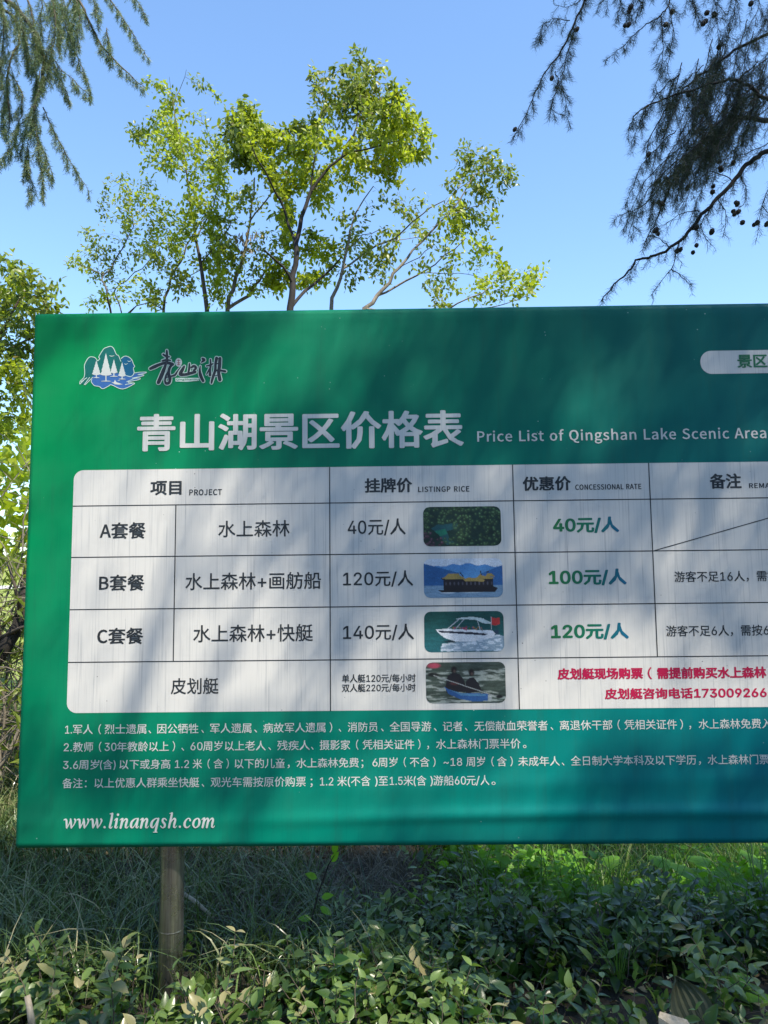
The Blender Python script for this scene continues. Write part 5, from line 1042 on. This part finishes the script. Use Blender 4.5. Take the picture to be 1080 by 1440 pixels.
class Bough:
    def __init__(s, nlen, nw, grav): s.w = MB(); s.t = MB(); s.P = []; s.A = []; s.nl = nlen; s.nw = nw; s.g = grav
    def twig(s, P, r=.0012, step=.0065, bare=0.0):
        s.t.tube(P, np.linspace(r, r * .5, len(P)), 3, RNG.random(), cap=False)
        seg = np.linalg.norm(np.diff(P, axis=0), axis=1); L_ = seg.sum(); k = max(2, int(L_ * (1 - bare) / step)); u = L_ * bare + (L_ * (1 - bare)) * (np.arange(k) + RNG.random(k)) / k
        cs = np.concatenate([[0], np.cumsum(seg)]); i = np.clip(np.searchsorted(cs, u) - 1, 0, len(seg) - 1); f = ((u - cs[i]) / seg[i])[:, None]
        s.P.append(P[i] * (1 - f) + P[i + 1] * f); s.A.append(norm(P[i + 1] - P[i]))
    def limb(s, guide, r0, r1, side, ln, sub=1, step=.0055, mainneedles=True, side_dir=None, start=.05):
        """guide: world points; side twigs every `side` metres, of length ln falling with gravity"""
        G = np.array(guide, dtype=float); out = []
        for i in range(len(G) - 1):
            a, b, c, d = G[max(i - 1, 0)], G[i], G[i + 1], G[min(i + 2, len(G) - 1)]
            for k in range(5): t = k / 5; out.append(.5 * (2 * b + (c - a) * t + (2 * a - 5 * b + 4 * c - d) * t * t + (3 * b - a - 3 * c + d) * t ** 3))
        out.append(G[-1]); P = np.array(out) + RNG.normal(0, .003, (len(out), 3)); s.w.tube(P, np.linspace(r0, r1, len(P)), 7 if r0 > .006 else 4, .5)
        seg = np.linalg.norm(np.diff(P, axis=0), axis=1); cs = np.concatenate([[0], np.cumsum(seg)]); L_ = cs[-1]
        if mainneedles and r0 < .008: s.twig(P, r1 * .5, step * 1.3)
        u = L_ * start; sgn = 1
        while u < L_:
            i = min(max(np.searchsorted(cs, u) - 1, 0), len(seg) - 1); f = (u - cs[i]) / seg[i]; p = P[i] * (1 - f) + P[i + 1] * f; ax = norm(P[i + 1] - P[i]); taper = 1 - .55 * (u / L_) ** 2
            q = norm(np.cross(ax, [0, 0, 1]) + 1e-6); d = norm(ax * .55 + q * sgn * RNG.uniform(.3, .9) + RNG.normal(0, .25, 3) + np.array([0, 0, -s.g * .6])); l = ln * taper * RNG.uniform(.6, 1.2)
            Q = [p]; n = 6
            for _ in range(n): d = norm(d + np.array([0, 0, -s.g * .33]) + RNG.normal(0, .07, 3)); Q.append(Q[-1] + d * l / n)
            Q = np.array(Q); s.twig(Q, .0012, step)
            if sub:
                for z in range(1, 6):
                    d2 = norm(norm(Q[z + 1] - Q[z]) + norm(RNG.normal(0, 1, 3)) * .9 + np.array([0, 0, -s.g * .4])); l2 = l * .45 * (1 - z / 8)
                    s.twig(np.array([Q[z] + d2 * l2 * k / 3 + np.array([0, 0, -s.g * .03 * (k / 3) ** 2]) for k in range(4)]), .0009, step)
            sgn = -sgn; u += side * RNG.uniform(.7, 1.3)
        return P
    def build(s, root, mw, mn):
        s.w.build('boughs', mw, root); s.t.build('twigs', mw, root); P = np.concatenate(s.P); A = np.concatenate(s.A)
        V, F, t = needles(P, A, s.nl, 2, s.nw); mesh('needles', V - np.array(root.location), F, mn, root, True, t); return len(P) * 2
def big_trunk(root, x, y, h, r, lean, mt, upto=None):
    zs = np.linspace(-.15, h, 14); mb = MB(); P = np.stack([x + lean[0] * zs / h, y + lean[1] * zs / h + .03 * np.sin(zs), zs + float(gh(x, y))], -1); mb.tube(P, r * (1.25 - .25 * np.clip(zs / 1.0, 0, 1)) * (1 - .6 * zs / h), 14); mb.build('trunk', mt, root); return P
# left cypress
xl, yl = -3.6, 3.9; lc = thing('cypress_tree', 'grey green cypress whose sunlit drooping boughs hang in at the top left', 'tree', (xl, yl, float(gh(xl, yl))))
TL = big_trunk(lc, xl, yl, 8.5, .16, (.3, .1), M['bark_mid'])
b = Bough(.024, .0017, .75)
G = lambda pts, y, j=.15: [at(p[0], p[1], (p[2] if len(p) > 2 else y)) for p in pts]
j0 = TL[8]
def L_(pts, y, r0, r1, side, ln, first=None, **k): g_ = G(pts, y); return b.limb(([first] if first is not None else []) + g_, r0, r1, side, ln, **k)
L_([(-120, -60), (-20, -20), (20, 10), (52, 50), (62, 92), (52, 140), (46, 160)], 4.2, .022, .005, .034, .20, first=j0)
L_([(46, 150), (52, 200), (58, 240), (62, 275)], 4.2, .004, .0012, .028, .10)
L_([(52, 60), (85, 95), (108, 118), (126, 135)], 4.2, .004, .0012, .028, .11)
L_([(60, 150), (84, 200), (105, 238), (128, 270)], 4.3, .0035, .001, .032, .10)
L_([(-100, -90), (60, -60), (105, -8), (125, 28), (140, 60), (165, 88), (190, 112), (206, 124)], 4.4, .012, .0016, .034, .125, first=TL[9])
L_([(105, -8), (90, 20), (100, 60), (118, 100), (128, 135)], 4.3, .004, .0012, .03, .12)
L_([(80, -70), (140, -20), (165, 15), (190, 52), (208, 84)], 4.5, .007, .0013, .032, .12, first=TL[10])
L_([(150, -60), (180, -20), (198, 10), (206, 24)], 4.6, .004, .0012, .03, .10)
L_([(-30, 0), (15, 20), (28, 55), (14, 85), (10, 130), (14, 165), (8, 195)], 4.4, .010, .002, .03, .15)
L_([(12, 100), (30, 130), (28, 170), (20, 205), (2, 225)], 4.5, .004, .0012, .03, .13)
L_([(46, 160), (25, 180), (12, 210), (-8, 232)], 4.3, .003, .001, .03, .12)
L_([(40, 0), (48, 40), (50, 90)], 4.1, .006, .002, .022, .16); L_([(70, -20), (78, 30), (72, 80), (60, 120)], 4.15, .005, .0015, .022, .15); L_([(100, -20), (112, 20), (108, 62)], 4.2, .004, .0012, .024, .14)
for x0, y0, dx, dy in ((20, -10, 20, 110), (60, -10, -4, 95), (88, -10, 12, 70), (128, -15, 10, 45), (-5, 60, 12, 90), (30, 40, 24, 95), (56, 100, -12, 80), (70, 80, 26, 60), (150, 40, 4, 45), (10, 120, -6, 70), (52, 190, 22, 62), (40, 210, 4, 70), (110, -20, -10, 90), (74, -15, 10, 80), (45, 150, -16, 70)):
    L_([(x0, y0), (x0 + dx * .4, y0 + dy * .35), (x0 + dx * .8, y0 + dy * .7), (x0 + dx, y0 + dy)], RNG.uniform(4.1, 4.6), .003, .001, .026, .11)
L_([(0, -20), (5, 40), (0, 100)], 4.3, .005, .0015, .026, .15); L_([(48, 165), (40, 200), (34, 235), (36, 250)], 4.25, .003, .001, .03, .09)
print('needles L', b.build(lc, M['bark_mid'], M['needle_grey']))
# right cypress
xr, yr = 3.0, 3.9; rc = thing('cypress_tree', 'dark shaded cypress with small round cones, its boughs hanging in at the top right', 'tree', (xr, yr, float(gh(xr, yr))))
TR = big_trunk(rc, xr, yr, 8.0, .15, (-.2, -.1), M['bark_dark'])
b = Bough(.032, .0010, .45); Y3 = 3.45
L_([(1160, 195), (1100, 212), (1078, 214), (1050, 232), (1022, 266), (992, 297), (962, 332), (928, 357), (900, 365), (880, 385), (860, 404), (846, 424)], Y3, .015, .0022, .04, .12, first=TR[5], sub=1, step=.008)
L_([(1200, 60), (1120, 150), (1080, 141), (1056, 124), (1030, 112), (1000, 118), (968, 128), (925, 142), (895, 160), (884, 182)], 3.4, .013, .0018, .03, .18, first=TR[6])
L_([(1110, 170), (1075, 168), (1040, 166), (1008, 184), (975, 212), (952, 245), (935, 280), (922, 310), (905, 345)], 3.55, .014, .0016, .035, .15)
L_([(1120, 30), (1080, 48), (1040, 66), (1002, 95), (962, 125), (940, 150), (915, 190), (906, 222)], 3.6, .010, .0013, .038, .15, first=TR[7])
L_([(1005, 186), (965, 225), (930, 262), (905, 288), (880, 300), (868, 304)], 3.5, .005, .0012, .035, .11)
L_([(840, -60), (825, -8), (808, 32), (790, 70), (765, 105), (745, 150), (722, 194)], 3.7, .008, .0013, .04, .15, first=at(1180, -150, 3.7))
L_([(826, -5), (800, 10), (778, 6)], 3.7, .003, .001, .03, .10, sub=0); L_([(800, 28), (770, 30), (752, 60)], 3.7, .003, .001, .035, .11); L_([(808, 40), (798, 75), (788, 115), (776, 150), (800, 165)], 3.75, .003, .001, .035, .12); L_([(780, 100), (792, 130), (800, 160)], 3.7, .003, .001, .035, .08)
L_([(960, -40), (942, 5), (922, 26), (900, 42), (872, 68), (855, 82)], 3.6, .006, .0012, .045, .10, first=at(1150, -100, 3.6)); L_([(930, 20), (932, 62), (930, 92), (920, 130)], 3.6, .003, .001, .04, .10); L_([(940, 5), (946, 50), (938, 90), (944, 120)], 3.5, .003, .001, .04, .09)
for pts, y in (([(870, -30), (872, 0), (868, 22)], 3.6), ([(905, -30), (888, 5), (882, 32)], 3.6), ([(965, -30), (975, 5), (985, 32)], 3.5), ([(995, -30), (1008, 10), (1010, 64)], 3.5), ([(1030, -30), (1034, 10), (1020, 50)], 3.5), ([(1062, -30), (1066, 10), (1050, 40)], 3.5), ([(880, -30), (860, -5), (842, 4)], 3.6), ([(1085, -20), (1080, 20), (1060, 60)], 3.45), ([(930, -30), (905, 0), (896, 20)], 3.55)): L_(pts, y, .003, .001, .032, .11)
for k in range(34):      # dense fans in the middle of the mass
    x0 = RNG.uniform(945, 1110); y0 = RNG.uniform(70, 215) + max(0, 1010 - x0) * .5; q = RNG.uniform(.7, 1.3); L_([(x0, y0), (x0 - 24 * q, y0 + 22 * q), (x0 - 46 * q, y0 + 50 * q), (x0 - 62 * q, y0 + 92 * q)], RNG.uniform(3.2, 3.8), .003, .001, .035, .12, step=.007)
for k in range(16):
    x0 = RNG.uniform(925, 1100); y0 = RNG.uniform(20, 120) + max(0, 1000 - x0) * .3; L_([(x0, y0), (x0 - 12, y0 + 45), (x0 - 24, y0 + 90), (x0 - 28, y0 + 125)], RNG.uniform(3.4, 3.9), .003, .001, .035, .11, step=.008)
for pts in ([(955, 340), (947, 372), (928, 398), (914, 416)], [(944, 378), (960, 392), (975, 402)], [(1085, 250), (1072, 290), (1062, 338)], [(1072, 288), (1086, 320)], [(1010, 275), (1022, 310), (1015, 335)], [(1000, 290), (985, 320), (1000, 345)], [(1040, 245), (1050, 275), (1035, 300)], [(940, 348), (918, 330), (905, 345)], [(990, 300), (960, 300), (930, 318)], [(1030, 255), (1000, 240), (975, 262)], [(1085, 200), (1050, 215), (1010, 225)]):
    L_(pts, Y3, .0028, .001, .04, .09, sub=0, step=.0055)
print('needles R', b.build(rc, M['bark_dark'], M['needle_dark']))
# cones
def cone_mesh():
    V = []; F = []; k = 9; m_ = 7
    for i in range(m_ + 1):
        ph = math.pi * i / m_
        for j in range(k):
            a = 2 * math.pi * (j + .5 * (i % 2)) / k; r = 1 + (.10 if (i + j) % 2 else -.05); V.append((math.sin(ph) * math.cos(a) * r, math.sin(ph) * math.sin(a) * r, 1.12 * math.cos(ph) * r))
    for i in range(m_):
        for j in range(k): F.append((i * k + j, i * k + (j + 1) % k, (i + 1) * k + (j + 1) % k, (i + 1) * k + j))
    return np.array(V), np.array(F)
V, F = cone_mesh(); first = None
for px, py in ((811.5, 41), (776, 110), (724, 182), (887, 10), (885, 16), (879, 36), (884, 34.5), (945, 16.5), (936, 34.5), (994, 18), (989, 33), (992, 30), (1005, 22), (1004, 19), (1056, 5), (1011, 66), (968.5, 133), (912, 217), (925.5, 255), (937, 252), (939, 257), (968, 262), (966, 265), (1011, 227), (1013, 236), (1014, 239), (1031, 229), (1003, 262), (1002, 270), (930, 287), (926, 284), (922, 324), (925.5, 329), (974.5, 320), (979.5, 320), (1001, 326), (979.5, 345), (974.5, 355), (952, 353), (957, 351), (1037, 287), (1035, 285), (1031, 297), (1033, 301), (1038, 298), (1044, 313), (1060.5, 316), (1065, 313), (1078.6, 315)):
    p = at(px, py, 3.45 + RNG.uniform(-.06, .1)) - np.array(rc.location); s_ = RNG.uniform(.0095, .013)
    if first is None: first = mesh('cone', V, [F], M['cone'], rc, False); o = first
    else: o = first.copy(); COL.objects.link(o)
    o.location = p; o.scale = (s_, s_, s_ * RNG.uniform(.9, 1.15)); o.rotation_euler = tuple(RNG.uniform(0, 1, 3))

# ------------------------------------------------------------------ the tall trees behind the viewer: their crowns dapple the sun on the board
# crown gaps shaped to throw the light patches, as survey pixel centre, half axes, slant and strength
GAPS = [(95, 590, 55, 75, .5, .95), (150, 520, 40, 50, .6, .6), (330, 560, 150, 36, -.75, .55), (450, 485, 70, 46, -.6, .7), (235, 640, 90, 26, -.5, .35), (80, 810, 36, 75, 0, .8), (180, 735, 75, 42, -.2, .85), (150, 880, 60, 50, 0, .5), (280, 880, 95, 36, -.35, .8), (235, 965, 120, 34, -.1, .9), (330, 930, 60, 34, -.4, .7), (535, 735, 60, 14, -.3, .3), (525, 975, 100, 22, 0, .45), (850, 925, 75, 34, -.3, .65), (960, 985, 120, 24, 0, .6), (790, 990, 60, 30, 0, .5), (760, 1060, 42, 60, .2, .75), (480, 1130, 90, 46, -.5, 1.1), (170, 1170, 90, 26, 0, .7), (250, 1035, 60, 26, 0, .55), (600, 1120, 60, 40, 0, .4), (690, 1130, 50, 40, 0, .5), (830, 560, 50, 36, -.6, .3), (560, 900, 60, 30, 0, .2), (1000, 790, 60, 40, 0, .14), (140, 820, 150, 220, 0, .40), (230, 760, 90, 70, -.3, .2), (800, 990, 240, 60, 0, .2),
        (238, 1310, 120, 80, 0, .8), (120, 1500, 230, 110, 0, 1.5), (330, 1510, 130, 90, 0, 1.1), (60, 1680, 300, 150, 0, 1.4), (480, 1430, 80, 50, 0, .9), (430, 1600, 120, 90, 0, .8), (-260, 1650, 300, 200, 0, 1.4), (-150, 1450, 160, 60, 0, 1.0), (0, 1300, 90, 60, 0, .1)]
GP = [(uv(a, b), c / 345, d / 345, e, f) for a, b, c, d, e, f in GAPS]
def light_at(u, v):
    t = np.full(u.shape, .04)
    for (gu, gv), ru, rv, sl, amp in GP:
        x = u - gu; y = (v - gv) - sl * -1 * x * .0; c_, s_ = math.cos(-sl), math.sin(-sl); xr_ = x * c_ + y * s_; yr_ = -x * s_ + y * c_
        t = t + 1.45 * amp * np.exp(-((xr_ / ru) ** 2 + (yr_ / rv) ** 2) * .9)
    t = np.where(v > 1.3, np.where((u > .7) & (v > 2.3), .12, .9), t)  # crown area added to shade the right cypress; the rest left open
    return np.clip(t, 0, .9)
n = 150000; u = RNG.uniform(-3.2, 4.2, n); v = RNG.uniform(-3.4, 6.2, n); T_ = light_at(u, v)
T_ = np.clip(T_ * (1 + .05 * clump_field(u, v, 7, 5)), .02, 1)
leaf_a = .045 * .0234 * .6 * .62; need = -np.log(np.clip(T_, .05, .97)) * (7.4 * 9.6 / n) * (abs(S[1])) / leaf_a       # expected leaves per sample
cntl = RNG.poisson(np.clip(need, 0, 12)); u = np.repeat(u, cntl); v = np.repeat(v, cntl); n = len(u); u = u + RNG.normal(0, .02, n); v = v + RNG.normal(0, .02, n)
dist = RNG.uniform(8.0, 9.2, n); P = BO + BA * u[:, None] + np.array([0, 0, 1.0]) * v[:, None] + S * dist[:, None]
D = norm(RNG.normal(0, 1, (n, 3))); Nn = norm(RNG.normal(0, .7, (n, 3)) + S * .9); s_ = RNG.uniform(.8, 1.2, n) * .045; tone = np.clip(RNG.normal(.5, .2, n), 0, .95)
cx = P[:, 0].mean(); k = P[:, 0] < cx
for side, lab in ((k, 'tall shade tree standing behind the viewer on the left'), (~k, 'tall shade tree standing behind the viewer on the right')):
    c_ = P[side].mean(0); bx, by = c_[0] + (-1.2 if lab.endswith('left') else 1.2), c_[1] - 1.0; root = thing('shade_tree', lab, 'tree', (bx, by, 0.0), group='tall trees behind the viewer')
    mb = MB(); mb.tube(np.array([(bx, by, -.1), (bx + .1, by, 3), (bx, by + .1, 6.5), (c_[0], c_[1] - .3, c_[2] - .8)]), [.2, .17, .13, .06], 10); mb.build('trunk', M['bark_mid'], root)
    mb = MB(); ii = RNG.choice(np.nonzero(side)[0], 16, replace=False)
    for q in ii:
        e = P[q]; a = np.array([bx * .6 + c_[0] * .4, by * .5 + c_[1] * .5, c_[2] - RNG.uniform(1.4, 3)]); mb.tube(np.array([a, a * .5 + e * .5 + np.array([0, 0, .25]), e]), [.018, .01, .004], 5)
    mb.build('limbs', M['bark_mid'], root)
    V, F, t = leaves(P[side], D[side], Nn[side], s_[side], s_[side] * .52, tone[side], .1, .1, 1); mesh('crown', V - np.array(root.location), F, M['leaf_canopy'], root, True, t)
print('canopy leaves', n)
# woodland further back, behind the viewer: added to keep bright horizon off the glossy board
n = 16000; a = RNG.uniform(math.pi * 1.08, math.pi * 1.92, n); R_ = RNG.uniform(22, 34, n); z = RNG.uniform(.5, 9.5, n) * (1 + .25 * np.sin(a * 9)); P = np.stack([np.cos(a) * R_, np.sin(a) * R_, z], -1)
V, F, t = leaves(P, norm(RNG.normal(0, 1, (n, 3))), norm(RNG.normal(0, 1, (n, 3))), .75, .55, np.clip(RNG.normal(.5, .25, n), 0, .95), .1, .1, 1)
o = mesh('woodland', V, F, M['leaf_canopy'], None, True, t); tag(o, 'added far belt of woodland foliage, unseen behind the viewer', None, kind='stuff')
# far wood beyond the lawn in front
n = 16000; x = RNG.uniform(-60, 60, n); y = RNG.uniform(52, 62, n); z = gh(x, np.minimum(y, 69)) + RNG.uniform(0, 9, n) * (1 + .3 * np.sin(x * .4)); P = np.stack([x, y, z], -1)
V, F, t = leaves(P, norm(RNG.normal(0, 1, (n, 3))), norm(RNG.normal(0, .7, (n, 3)) + [0, -.4, .6]), .9, .7, np.clip(RNG.normal(.5, .25, n), 0, .95), .1, .1, 1)
o = mesh('far_wood', V, F, M['leaf_yellow'], None, True, t); tag(o, 'sunlit wood at the far side of the lawn', None, kind='stuff')
